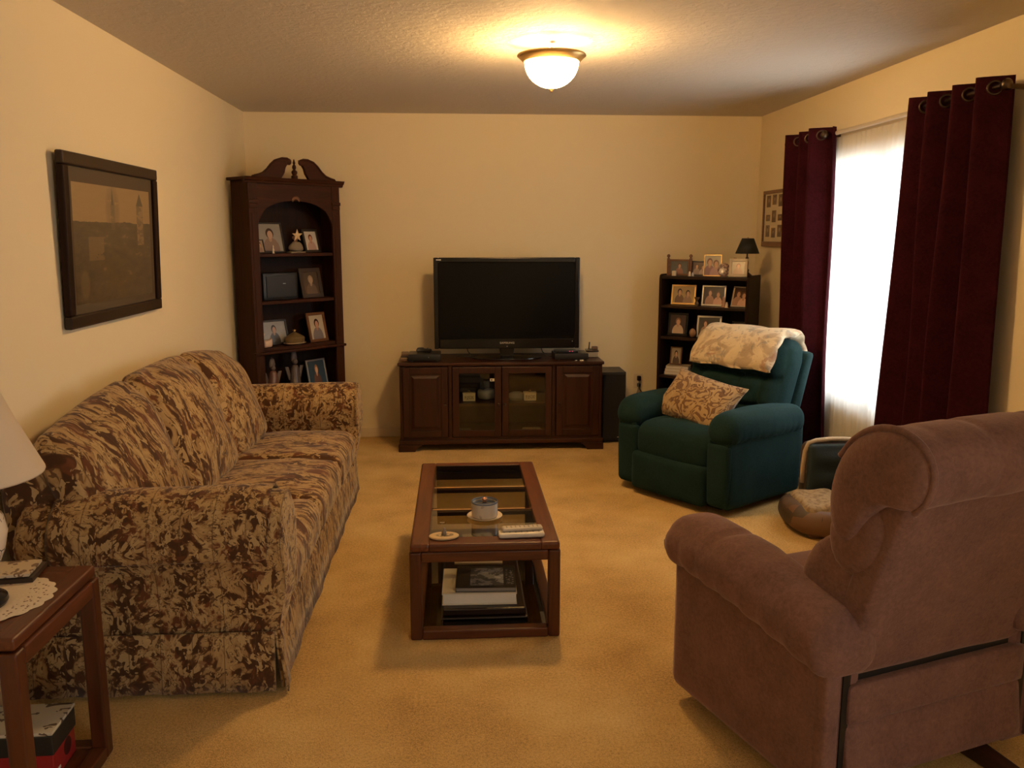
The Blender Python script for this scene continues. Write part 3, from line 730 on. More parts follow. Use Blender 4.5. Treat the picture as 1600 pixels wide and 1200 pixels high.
# ------------------------------------------------------------------ framed photographs
def photo_frame(loc, rz, w, h, fw, fmat, pmat, label, group, lean=12, depth=.012, mat_w=0.0, mat_col=None, posts=False, name='framed_photo'):
    """standing picture frame; loc is the middle of its lower front edge"""
    t = thing(name, label, 'framed photo', loc, rz, group)
    L = rad(lean); up = (0, sin(L), cos(L)); nb = (0, cos(L), -sin(L))
    z_off = .0008 + (depth * sin(L))
    def P(x, a, d): return (x, a * up[1] + d * nb[1], a * up[2] + d * nb[2] + z_off)
    def bar(x0, x1, a0, a1, d0=0.0, d1=depth): return [P(x, a, d) for a in (a0, a1) for d in (d0, d1) for x in (x0, x1)]
    fs = [(0, 2, 3, 1), (4, 5, 7, 6), (0, 1, 5, 4), (2, 6, 7, 3), (0, 4, 6, 2), (1, 3, 7, 5)]
    m = MB()
    for q in ((-w / 2, w / 2, 0, fw), (-w / 2, w / 2, h - fw, h), (-w / 2, -w / 2 + fw, fw, h - fw), (w / 2 - fw, w / 2, fw, h - fw)): m.add(bar(*q), fs)
    m.build('frame', fmat, t, bevel=min(.002, fw * .2))
    x0, x1, a0, a1 = -w / 2 + fw, w / 2 - fw, fw, h - fw
    MB().add(bar(x0, x1, a0, a1, depth * .6, depth * .9), fs).build('backing', mat_col or M['black'], t)
    q = mat_w
    MB().quad([P(x0 + q, a0 + q, depth * .55), P(x1 - q, a0 + q, depth * .55), P(x1 - q, a1 - q, depth * .55), P(x0 + q, a1 - q, depth * .55)]).build('photograph', pmat, t, recalc=False)
    # easel strut behind
    zt = h * .6
    top = P(0, zt, depth); fy = min(.055, top[1] + .03)
    MB().add([(-.012, top[1], top[2]), (.012, top[1], top[2]), (.012, fy, .0008), (-.012, fy, .0008), (-.012, top[1] - .003, top[2] - .002), (.012, top[1] - .003, top[2] - .002), (.012, fy - .004, .0008), (-.012, fy - .004, .0008)],
             [(0, 1, 2, 3), (7, 6, 5, 4), (0, 4, 5, 1), (3, 2, 6, 7), (0, 3, 7, 4), (1, 5, 6, 2)]).build('easel_strut', M['black'], t)
    if posts:
        for sx in (-1, 1):
            MB().lathe([(.001, 0), (.011, 0), (.011, h + .006), (.006, h + .010), (.007, h + .014), (.0125, h + .020), (.0125, h + .028), (.007, h + .036), (.001, h + .038)], 14, (sx * (w / 2 + .006), .012, 0.0008)).build('post', fmat, t, smooth='auto')
    return t

# ------------------------------------------------------------------ corner bookcase (left)
BA = ((-1.369, 5.895), rad(45)); BW, BD, BH = .746, .205, 1.925
bc = thing('corner_bookcase', 'tall dark bookcase with scrolled pediment standing across the left corner', 'bookcase', (BA[0][0], BA[0][1], 0), BA[1])
SHA = (1.432, 1.108, .785, .455)             # shelf top heights
def build_bc():
    cz, cx = M['case_z'], M['case_x']; w, d, H = BW, BD, BH
    B('side_panel', cz, bc, (0, .022, .012, d, 0, H)); B('side_panel', cz, bc, (w - .022, w, .012, d, 0, H))
    B('back_panel', M['espresso'], bc, (.022, w - .022, d - .008, d, .05, H), bevel=0)
    for z in SHA: B('shelf', cx, bc, (.022, w - .022, .010, d - .008, z - .022, z), bevel=.003)
    B('bottom_panel', cx, bc, (.022, w - .022, .010, d - .008, .06, .085)); B('top_panel', cx, bc, (0, w, .0, d, H - .02, H), bevel=.002)
    for a in (0, w - .068):
        st = B('stile', cz, bc, (a, a + .068, -.006, .012, 0, H - .02), bevel=.003)
        B('capital', cx, st, (a - .003, a + .071, -.014, .010, 1.765, 1.790), (a + .002, a + .066, -.012, .010, 1.735, 1.765), bevel=.004)
        B('fluting', cz, st, (a + .018, a + .050, -.010, 0, .82, 1.70), bevel=.003)
    # arched valance between the stiles
    a0, a1, zt = .068, w - .068, H - .02; n = 24
    mid = (a0 + a1) / 2; hw = (a1 - a0) / 2
    poly = [(a0, zt), (a0, 1.615)]
    for k in range(n + 1):
        s = -1 + 2 * k / n
        z = 1.655 + .135 * (1 - abs(s) ** 2.2) ** .6 - (.012 * (abs(s) > .86))
        poly.append((mid + s * hw * .985, z))
    poly += [(a1, 1.615), (a1, zt)]
    m = MB()
    # strips keep the concave outline clean
    pts = poly[2:-2]
    for (p, q) in zip(pts[:-1], pts[1:]): m.prism([(p[0], p[1]), (q[0], q[1]), (q[0], zt), (p[0], zt)], -.002, .014, 'xz')
    m.prism([poly[1], pts[0], (pts[0][0], zt), poly[0]], -.002, .014, 'xz'); m.prism([pts[-1], poly[-2], poly[-1], (pts[-1][0], zt)], -.002, .014, 'xz')
    bm = m.build('arched_valance', cx, bc)
    b = bmesh.new(); b.from_mesh(bm.data); bmesh.ops.remove_doubles(b, verts=b.verts[:], dist=.0005); b.to_mesh(bm.data); b.free()
    # carved shell in the middle of the arch
    m = MB()
    for k in range(7):
        a = rad(-60 + 20 * k)
        m.ball((mid + .030 * sin(a), -.004, 1.795 + .028 * cos(a) - .012), .012, 8, (.6 + .25 * abs(sin(a)), .5, 1.2))
    m.build('carved_shell', wood('carved_wood', (.10, .04, .015), (.22, .09, .03)), bc, smooth=True)
    # cornice
    prof = [(.004, H - .03), (-.010, H - .025), (-.014, H - .012), (-.024, H - .006), (-.030, H + .008), (-.034, H + .014), (.02, H + .014)]
    rings = [[(x0, y - (0 if False else 0), z) for (y, z) in prof] for x0 in (-.03, w + .03)]
    MB().loft(rings).build('cornice', cx, bc)
    for a, b_ in ((-.03, 0.0), (w, w + .03)): B('cornice_return', cx, bc, (a, b_, .0, d, H - .006, H + .014), bevel=.004)
    # broken scroll pediment: two S-shaped halves
    for s in (-1, 1):
        X = lambda q: mid + s * q
        up = [(.335, H + .014), (.325, H + .026), (.29, H + .034), (.25, H + .048), (.215, H + .075), (.185, H + .108), (.150, H + .136), (.105, H + .150), (.065, H + .150), (.040, H + .140)]
        lo = [(.335, H + .010), (.30, H + .010), (.25, H + .010), (.215, H + .010), (.185, H + .010), (.150, H + .010), (.112, H + .016), (.088, H + .050), (.078, H + .085), (.060, H + .110)]
        m = MB()
        for k in range(len(up) - 1): m.prism([(X(up[k][0]), up[k][1]), (X(up[k + 1][0]), up[k + 1][1]), (X(lo[k + 1][0]), lo[k + 1][1]), (X(lo[k][0]), lo[k][1])], -.014, .012, 'xz')
        o = m.build('pediment_scroll', cx, bc)
        b = bmesh.new(); b.from_mesh(o.data); bmesh.ops.remove_doubles(b, verts=b.verts[:], dist=.0005); b.to_mesh(o.data); b.free()
        MB().tube([(X(u[0]), -.016, u[1] - .004) for u in up], .007, 8).build('moulding', cx, o, smooth=True)
        MB().lathe([(.001, -.006), (.020, -.006), (.022, .008), (.012, .014), (.001, .014)], 18, fn=lambda x, y, z, X=X: (X(.052) + x, -.008 - z, H + .125 + y)).build('rosette', cx, o, smooth='auto')
    MB().lathe([(.001, 0), (.022, 0), (.022, .020), (.014, .026), (.020, .040), (.020, .050), (.008, .062), (.014, .074), (.012, .088), (.006, .098), (.010, .106), (.004, .128), (.001, .134)], 20, (mid, 0, H + .014)).build('finial', cx, bc, smooth='auto')
    # moulding round the waist and plinth
    B('waist_moulding', cx, bc, (-.012, w + .012, -.020, .010, .745, .764), bevel=.006, seg=3)
    B('plinth', cx, bc, (-.012, w + .012, -.018, d, 0, .06), bevel=.006)
build_bc()
def A(u, v, z):
    a = BA[1]; return (BA[0][0] + u * cos(a) - v * sin(a), BA[0][1] + u * sin(a) + v * cos(a), z)
FR = {'dark': plain('dark_frame', (.02, .013, .009), .35), 'wood': wood('frame_wood', (.10, .04, .015), (.22, .10, .04), 'x'), 'gold': M['gold'], 'silver': metal('pewter_frame', (.45, .43, .40), .35), 'cream': plain('cream_frame', (.60, .50, .36), .5), 'white': plain('white_mat', (.75, .70, .60), .6), 'black': M['gloss_black']}
def shelf_a():
    g = 'photographs on the corner bookcase'; rz = BA[1]
    z1, z2, z3, z4 = [q + .0005 for q in SHA]
    photo_frame(A(.225, .075, z1), rz - .05, .20, .215, .012, FR['dark'], portrait('print_long_hair', (.36, .34, .32), (.25, .17, .14), (.05, .025, .015), (.50, .33, .25)), 'large photo of a long haired person on the top shelf of the corner bookcase', g, 14)
    photo_frame(A(.112, .030, z1), rz + .3, .070, .095, .007, FR['dark'], portrait('print_small', (.42, .33, .26), (.3, .2, .16), (.06, .03, .02)), 'small photo half hidden at the left end of the top bookcase shelf', g, 12)
    photo_frame(A(.550, .055, z1), rz + .15, .150, .170, .018, FR['dark'], portrait('print_white_backdrop', (.68, .62, .54), (.45, .30, .26), (.16, .05, .02), (.5, .27, .18)), 'photo with a white backdrop at the right of the top bookcase shelf', g, 14)
    photo_frame(A(.540, .060, z2), rz + .1, .195, .215, .028, plain('brown_leather_frame', (.045, .028, .018), .5), portrait('print_dim', (.10, .07, .05), (.14, .10, .08), (.30, .22, .14), (.40, .27, .19)), 'dim portrait in a wide dark frame beside the black case', g, 12)
    photo_frame(A(.250, .122, z3), rz - .05, .215, .180, .014, FR['dark'], portrait('print_grey', (.40, .40, .42), (.06, .055, .06), (.03, .02, .02), (.42, .27, .22), landscape=True), 'wide portrait on a grey backdrop behind the lidded dish', g, 14)
    photo_frame(A(.575, .055, z3), rz + .12, .175, .215, .020, FR['wood'], portrait('print_seated', (.60, .52, .40), (.22, .19, .20), (.05, .025, .02), (.50, .28, .2)), 'bright portrait in a wooden frame right of the lidded dish', g, 12)
    photo_frame(A(.560, .060, z4), rz + .1, .185, .200, .014, FR['silver'], portrait('print_blue', (.05, .085, .13), (.12, .07, .06), (.25, .13, .06), (.55, .36, .25), landscape=True), 'portrait on a blue backdrop on the lowest visible bookcase shelf', g, 12)
    # small white figurine
    def figurine(loc, h, mat, label, prof=None, rz=0):
        prof = prof or [(.001, 0), (.32, 0), (.34, .05), (.22, .12), (.26, .40), (.18, .58), (.10, .66), (.16, .76), (.15, .88), (.06, .97), (.001, 1)]
        return tag(MB().lathe([(r * h * .5 if r > .01 else r, z * h) for r, z in prof], 16).build('figurine', mat, smooth=True, loc=loc), label, 'figurine', 'shelf figurines')
    figurine(A(.188, .018, z1), .058, M['cream'], 'tiny cream figurine in front of the large long haired photo')
    st = thing('star_figurine', 'stone angel figurine with a pale star on the top bookcase shelf', 'figurine', A(.388, .040, z1), rz, 'shelf figurines')
    stone = plain('grey_stone', (.20, .16, .11), .6)
    MB().soft((.125, .06, .012), .004, (6, 4, 2), center=(0, 0, .006)).build('base', stone, st, smooth='auto')
    MB().soft((.105, .05, .065), .025, (10, 6, 8), lambda x, y, z, a, b, c: (x * (1 - .25 * c), y, z + wob(x * 8, y * 8, z * 8, .01, 9)), (0, 0, .044)).build('body', stone, st, smooth=True)
    MB().lathe([(.001, .07), (.014, .072), (.012, .090), (.024, .102), (.022, .116), (.001, .125)], 14).build('head', plain('copper_head', (.30, .16, .09), .5), st, smooth=True)
    pts = []
    for k in range(10):
        a = pi / 2 + k * pi / 5; r = .045 if k % 2 == 0 else .019; pts.append((r * cos(a), .122 + r * sin(a)))
    m = MB(); m.add([(0, -.030, .122)] + [(x, -.022, z) for x, z in pts] + [(0, -.014, .122)], [(0, 1 + (k + 1) % 10, 1 + k) for k in range(10)] + [(11, 1 + k, 1 + (k + 1) % 10) for k in range(10)])
    m.build('star', plain('pale_star', (.62, .46, .28), .4), st)
    # black case
    cs = thing('black_case', 'black rectangular case standing on the second bookcase shelf', 'case', A(.262, .095, z2), rz)
    MB().soft((.285, .085, .190), .012, (10, 6, 8), center=(0, 0, .0955)).build('shell', M['black'], cs, smooth='auto')
    MB().soft((.24, .012, .150), .005, (8, 3, 6), center=(0, -.044, .0955)).build('lid', plain('black_vinyl', (.015, .015, .015), .5), cs, smooth='auto')
    MB().soft((.022, .008, .006), .002, (3, 2, 2), center=(.02, -.052, .115)).build('clasp', M['silver'], cs, smooth='auto')
    # swan
    sw = thing('swan_figurine', 'white swan figurine at the left end of the third bookcase shelf', 'figurine', A(.118, .035, z3), rz, 'shelf figurines')
    por = plain('blush_porcelain', (.70, .52, .42), .3)
    MB().soft((.075, .045, .055), .022, (12, 8, 8), lambda x, y, z, a, b, c: (x, y * (1 - .3 * a), z + .020 * max(0, a) ** 2 * (c > 0)), (0, 0, .0285)).build('body', por, sw, smooth=True)
    MB().tube([(-.030, 0, .040), (-.038, 0, .060), (-.034, 0, .080), (-.026, 0, .096), (-.034, 0, .108), (-.044, 0, .104)], lambda s: .008 - .003 * s, 10).build('neck', por, sw, smooth=True)
    # lidded dish
    ds = thing('lidded_dish', 'olive lidded dish with a pale saucer on the third bookcase shelf', 'dish', A(.355, .055, z3), rz)
    ol = plain('olive_glaze', (.17, .12, .055), .3)
    MB().lathe([(.001, 0), (.05, 0), (.080, .010), (.088, .014), (.084, .018), (.05, .008), (.001, .008)], 32, fn=lambda x, y, z: (x, y * .72, z)).build('saucer', plain('pale_glaze', (.42, .34, .22), .3), ds, smooth='auto')
    MB().lathe([(.001, .008), (.060, .009), (.075, .026), (.076, .050), (.072, .054), (.001, .054)], 32, fn=lambda x, y, z: (x, y * .8, z)).build('bowl', ol, ds, smooth='auto')
    MB().lathe([(.001, .090), (.012, .088), (.030, .080), (.055, .066), (.072, .056), (.072, .054), (.001, .054)], 32, fn=lambda x, y, z: (x, y * .8, z)).build('lid', ol, ds, smooth='auto')
    MB().lathe([(.001, .088), (.010, .090), (.007, .096), (.013, .104), (.001, .110)], 14).build('knob', M['brass'], ds, smooth=True)
    # two glassy figurines on the lowest shelf
    def angel(loc, h, label, c1, c2):
        a = thing('angel_figurine', label, 'figurine', loc, rz, 'shelf figurines')
        gm = plain('figure_' + label[:5], c1, .15); rb = plain('robe_' + label[:5], c2, .25)
        MB().lathe([(.001, 0), (.075, 0), (.074, .012), (.055, .03), (.035, h * .55), (.022, h * .62), (.001, h * .63)], 20, fn=lambda x, y, z: (x * .85, y * .6, z)).build('robe', rb, a, smooth=True)
        MB().ball((0, 0, h * .70), h * .075, 14).build('head', gm, a, smooth=True)
        MB().lathe([(.001, h * .72), (.022, h * .72), (.026, h * .80), (.018, h * .95), (.001, h)], 14, fn=lambda x, y, z: (x, y * .7 + .01, z)).build('crown', gm, a, smooth='auto')
        for s in (-1, 1):
            MB().soft((.030, .012, h * .34), .006, (5, 3, 8), lambda x, y, z, A_, b, c, s=s: (x + s * (.050 + .014 * c), y + .012, z), (0, 0, h * .42)).build('wing', gm, a, smooth=True)
    angel(A(.175, .07, z4), .255, 'rosy glass angel figurine on the lowest visible shelf, the shorter one', (.15, .12, .11), (.15, .075, .06))
    angel(A(.365, .08, z4), .290, 'taller glass angel figurine between the shorter angel and blue portrait', (.13, .11, .11), (.09, .07, .07))
shelf_a()

# ------------------------------------------------------------------ low bookcase (right)
BB = ((1.503, 6.317), rad(-37)); CW, CD, CH = .676, .265, 1.262
lb = thing('low_bookcase', 'espresso brown open bookcase full of photographs behind the green recliner', 'bookcase', (BB[0][0], BB[0][1], 0), BB[1])
SHB = (1.045, .812, .520, .28)
def build_lb():
    e, ex = M['espresso'], M['espresso_x']; w, d, H = CW, CD, CH
    for a in (0, w - .02):
        pts = [(0, 0), (d, 0), (d, H + .012), (.03, H + .012), (.008, H + .004), (0, H - .02)]
        MB().prism(pts, a, a + .02, 'yz').build('side_panel', e, lb, bevel=.003)
    B('top', ex, lb, (.02, w - .02, .004, d, H - .022, H), bevel=.002)
    B('back_panel', e, lb, (.02, w - .02, d - .008, d, .06, H - .022), bevel=0)
    for z in SHB: B('shelf', ex, lb, (.02, w - .02, .006, d - .008, z - .020, z), bevel=.002)
    B('bottom_panel', ex, lb, (.02, w - .02, .006, d - .008, .06, .08)); B('kick_board', ex, lb, (.02, w - .02, .02, .035, 0, .06))
build_lb()
def Bp(u, v, z):
    a = BB[1]; return (BB[0][0] + u * cos(a) - v * sin(a), BB[0][1] + u * sin(a) + v * cos(a), z)
def shelf_b():
    g = 'photographs on the low bookcase'; rz = BB[1] + .12
    zt = CH + .0005; z1, z2, z3, z4 = [q + .0005 for q in SHB]
    photo_frame(Bp(.128, .06, zt), rz, .155, .118, .013, FR['wood'], portrait('print_couple_a', (.13, .13, .12), (.28, .14, .10), (.10, .05, .03), landscape=True), 'photo between two wooden ball posts on top of the low bookcase', g, 4, posts=True)
    photo_frame(Bp(.268, .10, zt), rz, .130, .108, .010, FR['dark'], portrait('print_couple_b', (.10, .06, .05), (.28, .20, .18), (.06, .03, .02), two=True, landscape=True), 'dark photo of two people beside the ball post frame', g, 10)
    photo_frame(Bp(.378, .07, zt), rz, .130, .155, .006, FR['gold'], portrait('print_group', (.48, .42, .32), (.22, .11, .12), (.13, .05, .03), two=True), 'tall thin gold edged photo in the middle of the low bookcase top', g, 8)
    photo_frame(Bp(.575, .05, zt), rz, .130, .130, .020, FR['cream'], portrait('print_cream', (.45, .34, .22), (.38, .22, .14), (.22, .09, .05)), 'square photo in a wide cream frame beneath the black lamp shade', g, 10)
    def fig(name, loc, h, r, mat, label):
        return tag(MB().lathe([(.001, 0), (r, 0), (r, h * .08), (r * .55, h * .2), (r * .8, h * .45), (r * .5, h * .62), (r * .55, h * .8), (r * .3, h * .97), (.001, h)], 16).build(name, mat, smooth=True, loc=loc), label, 'figurine', 'low bookcase ornaments')
    cup = plain('ivory_wax', (.66, .54, .36), .5)
    tag(MB().lathe([(.001, 0), (.017, 0), (.018, .002), (.017, .036), (.013, .037), (.011, .033), (.001, .033)], 18).build('candle', cup, smooth='auto', loc=Bp(.108, .022, zt)), 'stubby ivory candle in front of the ball post frame', 'candle')
    fig('figurine', Bp(.225, .030, zt), .034, .014, M['cream'], 'tiny white ornament left of the dark photo on the bookcase top')
    fig('figurine', Bp(.250, .026, zt), .028, .012, plain('pale_blue_china', (.42, .42, .46), .3), 'tiny pale blue ornament in front of the dark photo')
    pl = thing('ornamental_plate', 'round dark floral plate standing beside the cream frame', 'plate', Bp(.474, .045, zt), rz)
    t = NT('floral_plate'); c = t.coord(); n = t.noise(c, 60, 3, .6); t.bsdf(t.ramp(n, [(.42, (.05, .02, .02)), (.52, (.20, .10, .08)), (.62, (.46, .33, .25))]), .25)
    MB().lathe([(.001, 0), (.036, 0), (.046, .005), (.047, .009), (.036, .006), (.001, .006)], 28, fn=lambda x, y, z: (x, .012 - z + .2 * (y + .047), y + .0505)).build('plate', t.m, pl, smooth='auto')
    MB().tube([(-.02, -.012, .003), (-.018, .020, .003), (0, .03, .045), (.018, .020, .003), (.02, -.012, .003)], .003, 6).build('stand', M['dark_metal'], pl, smooth=True)
    tag(MB().tube([(0, 0, .001), (0, 0, .05), (.012, 0, .09), (.030, 0, .115), (.034, 0, .132), (.022, 0, .134), (.020, 0, .122)], lambda s: .011 - .007 * s, 10).build('scroll_ornament', plain('tan_carving', (.30, .19, .09), .5), smooth=True, loc=Bp(.505, .10, zt), rot=(0, 0, rz)), 'tan scroll shaped ornament behind the cream frame', 'ornament')
    # black table lamp
    lm = thing('table_lamp', 'small lamp with a black shade on the right end of the low bookcase', 'lamp', Bp(.604, .155, zt), rz)
    MB().lathe([(.001, 0), (.045, 0), (.046, .008), (.030, .020), (.014, .034), (.018, .048), (.010, .060), (.013, .10), (.009, .125), (.012, .134), (.006, .142), (.005, .175), (.001, .176)], 20).build('base', wood('lamp_turned_wood', (.05, .02, .01), (.12, .05, .02), 'z'), lm, smooth='auto')
    MB().loft([[(r * cos(2 * pi * k / 32), r * sin(2 * pi * k / 32), z) for k in range(32)] for r, z in ((.083, .165), (.040, .272))], caps=False).build('shade', plain('black_shade', (.010, .010, .010), .7), lm, smooth=True, solid=.003)
    MB().tube([(0, 0, .17), (0, 0, .272)], .003, 6).build('harp', M['brass'], lm); MB().ball((0, 0, .276), .005, 8).build('finial', M['brass'], lm, smooth=True)
    for k in range(3):
        a = 2 * pi * k / 3; MB().tube([(0, 0, .268), (.040 * cos(a), .040 * sin(a), .268)], .0015, 6).build('spider_arm', M['brass'], lm)
    # first shelf
    photo_frame(Bp(.150, .10, z1), rz, .185, .148, .013, FR['gold'], portrait('print_gilt', (.50, .34, .15), (.16, .09, .05), (.05, .03, .02), two=True, landscape=True), 'gold framed photo on the first shelf of the low bookcase', g, 10)
    photo_frame(Bp(.388, .09, z1), rz, .175, .150, .012, FR['silver'], portrait('print_dark_a', (.05, .03, .025), (.36, .20, .15), (.08, .04, .03), two=True, landscape=True), 'silver framed photo in the middle of the first low bookcase shelf', g, 10)
    photo_frame(Bp(.578, .09, z1), rz - .35, .135, .150, .010, FR['cream'], portrait('print_dark_b', (.09, .045, .03), (.42, .24, .16), (.12, .06, .03), two=True), 'photo at the right end of the first low bookcase shelf, turned sideways', g, 16)
    tag(MB().lathe([(.001, 0), (.012, 0), (.016, .02), (.006, .035), (.018, .055), (.02, .065), (.001, .065)], 14).build('goblet', plain('brown_glass', (.14, .09, .05), .2), smooth='auto', loc=Bp(.272, .07, z1)), 'tiny brown goblet between the gold and silver frames', 'goblet')
    fig('figurine', Bp(.478, .06, z1), .078, .020, plain('blush_figure', (.40, .22, .14), .4), 'blush figurine right of the silver framed photo')
    fig('figurine', Bp(.512, .030, z1), .040, .013, M['cream'], 'tiny white ornament at the edge of the first low bookcase shelf')
    # second shelf
    photo_frame(Bp(.118, .09, z2), rz, .150, .170, .016, FR['black'], portrait('print_child', (.06, .03, .025), (.50, .36, .24), (.20, .10, .05)), 'black framed portrait at the left of the second low bookcase shelf', g, 8)
    photo_frame(Bp(.360, .09, z2), rz, .180, .160, .014, FR['silver'], portrait('print_three', (.08, .07, .05), (.32, .20, .13), (.10, .05, .03), two=True, landscape=True), 'group photo in the middle of the second low bookcase shelf', g, 10)
    photo_frame(Bp(.588, .10, z2), rz, .115, .130, .010, FR['black'], portrait('print_right', (.08, .04, .03), (.36, .22, .15), (.10, .05, .03), two=True), 'small photo at the right end of the second low bookcase shelf', g, 10)
    tag(MB().ball((0, 0, .0335), .033, 16, (.75, .75, 1)).build('egg_ornament', plain('peach_egg', (.36, .20, .10), .35), smooth=True, loc=Bp(.255, .05, z2)), 'peach egg shaped ornament left of the group photo', 'ornament')
    # third shelf
    cols = [(.60, .48, .30), (.66, .56, .40), (.50, .38, .22)]
    for k in range(3):
        b = thing('book', ['bottom', 'middle', 'top'][k] + ' cream book of the flat pile on the third low bookcase shelf', 'book', Bp(.120 + .004 * k, .115, z3 + .0225 * k), rz + .04 * k, 'books lying on the low bookcase')
        B('cover', plain('cream_cover_%d' % k, cols[k], .6), b, (-.085, .085, -.06, .06, 0, .003), (-.085, .085, -.06, .06, .019, .022), (-.085, -.082, -.06, .06, .003, .019), bevel=.0005)
        B('page_block', M['paper'], b, (-.082, .082, -.057, .057, .003, .019), bevel=0)
    photo_frame(Bp(.105, .105, z3 + .068), rz, .090, .135, .010, FR['wood'], portrait('print_on_books', (.40, .32, .2), (.10, .06, .04), (.05, .03, .02)), 'small photo standing on the pile of cream books', g, 8)
    fig('figurine', Bp(.075, .07, z4), .13, .032, plain('pink_china', (.45, .26, .2), .4), 'pinkish figurine at the left of the lowest low bookcase shelf')
shelf_b()

# ------------------------------------------------------------------ end table, lamp and what lies on it
ET = (-1.292, 2.228, 0)
et = thing('end_table', 'square dark cherry end table in front of the sofa arm', 'end table', ET)
def build_et():
    hx, hy, H, L = .225, .237, .60, .046
    B('top_rail', M['cherry_y'], et, (hx - .055, hx, -hy, hy, H - .034, H), bevel=.008, seg=3); B('top_rail', M['cherry_y'], et, (-hx, -hx + .055, -hy, hy, H - .034, H), bevel=.008, seg=3)
    B('top_rail', M['cherry_x'], et, (-hx + .052, hx - .052, hy - .055, hy, H - .034, H - .0005), bevel=.006); B('top_rail', M['cherry_x'], et, (-hx + .052, hx - .052, -hy, -hy + .055, H - .034, H - .0005), bevel=.006)
    B('top_panel', M['cherry_y'], et, (-hx + .05, hx - .05, -hy + .05, hy - .05, H - .028, H - .002), bevel=.001)
    hx += .006; hy += .006
    for sx in (-1, 1):
        for sy in (-1, 1): B('leg', M['cherry_z'], et, (min(sx * hx, sx * (hx - L)), max(sx * hx, sx * (hx - L)), min(sy * hy, sy * (hy - L)), max(sy * hy, sy * (hy - L)), 0, H - .038), bevel=.007, seg=3)
        B('apron', M['cherry_y'], et, (min(sx * hx, sx * (hx - .034)), max(sx * hx, sx * (hx - .034)), -hy + L, hy - L, H - .085, H - .036), bevel=.005)
        B('apron', M['cherry_x'], et, (-hx + L, hx - L, min(sx * hy, sx * (hy - .034)), max(sx * hy, sx * (hy - .034)), H - .085, H - .036), bevel=.005)
        B('floor_rail', M['cherry_y'], et, (min(sx * hx, sx * (hx - L)), max(sx * hx, sx * (hx - L)), -hy + L, hy - L, 0, .040), bevel=.005)
        B('floor_rail', M['cherry_x'], et, (-hx + L, hx - L, min(sx * hy, sx * (hy - L)), max(sx * hy, sx * (hy - L)), 0, .040), bevel=.005)
    B('shelf', M['cherry_y'], et, (-hx + L, hx - L, -hy + L, hy - L, .012, .034), bevel=.001)
build_et()
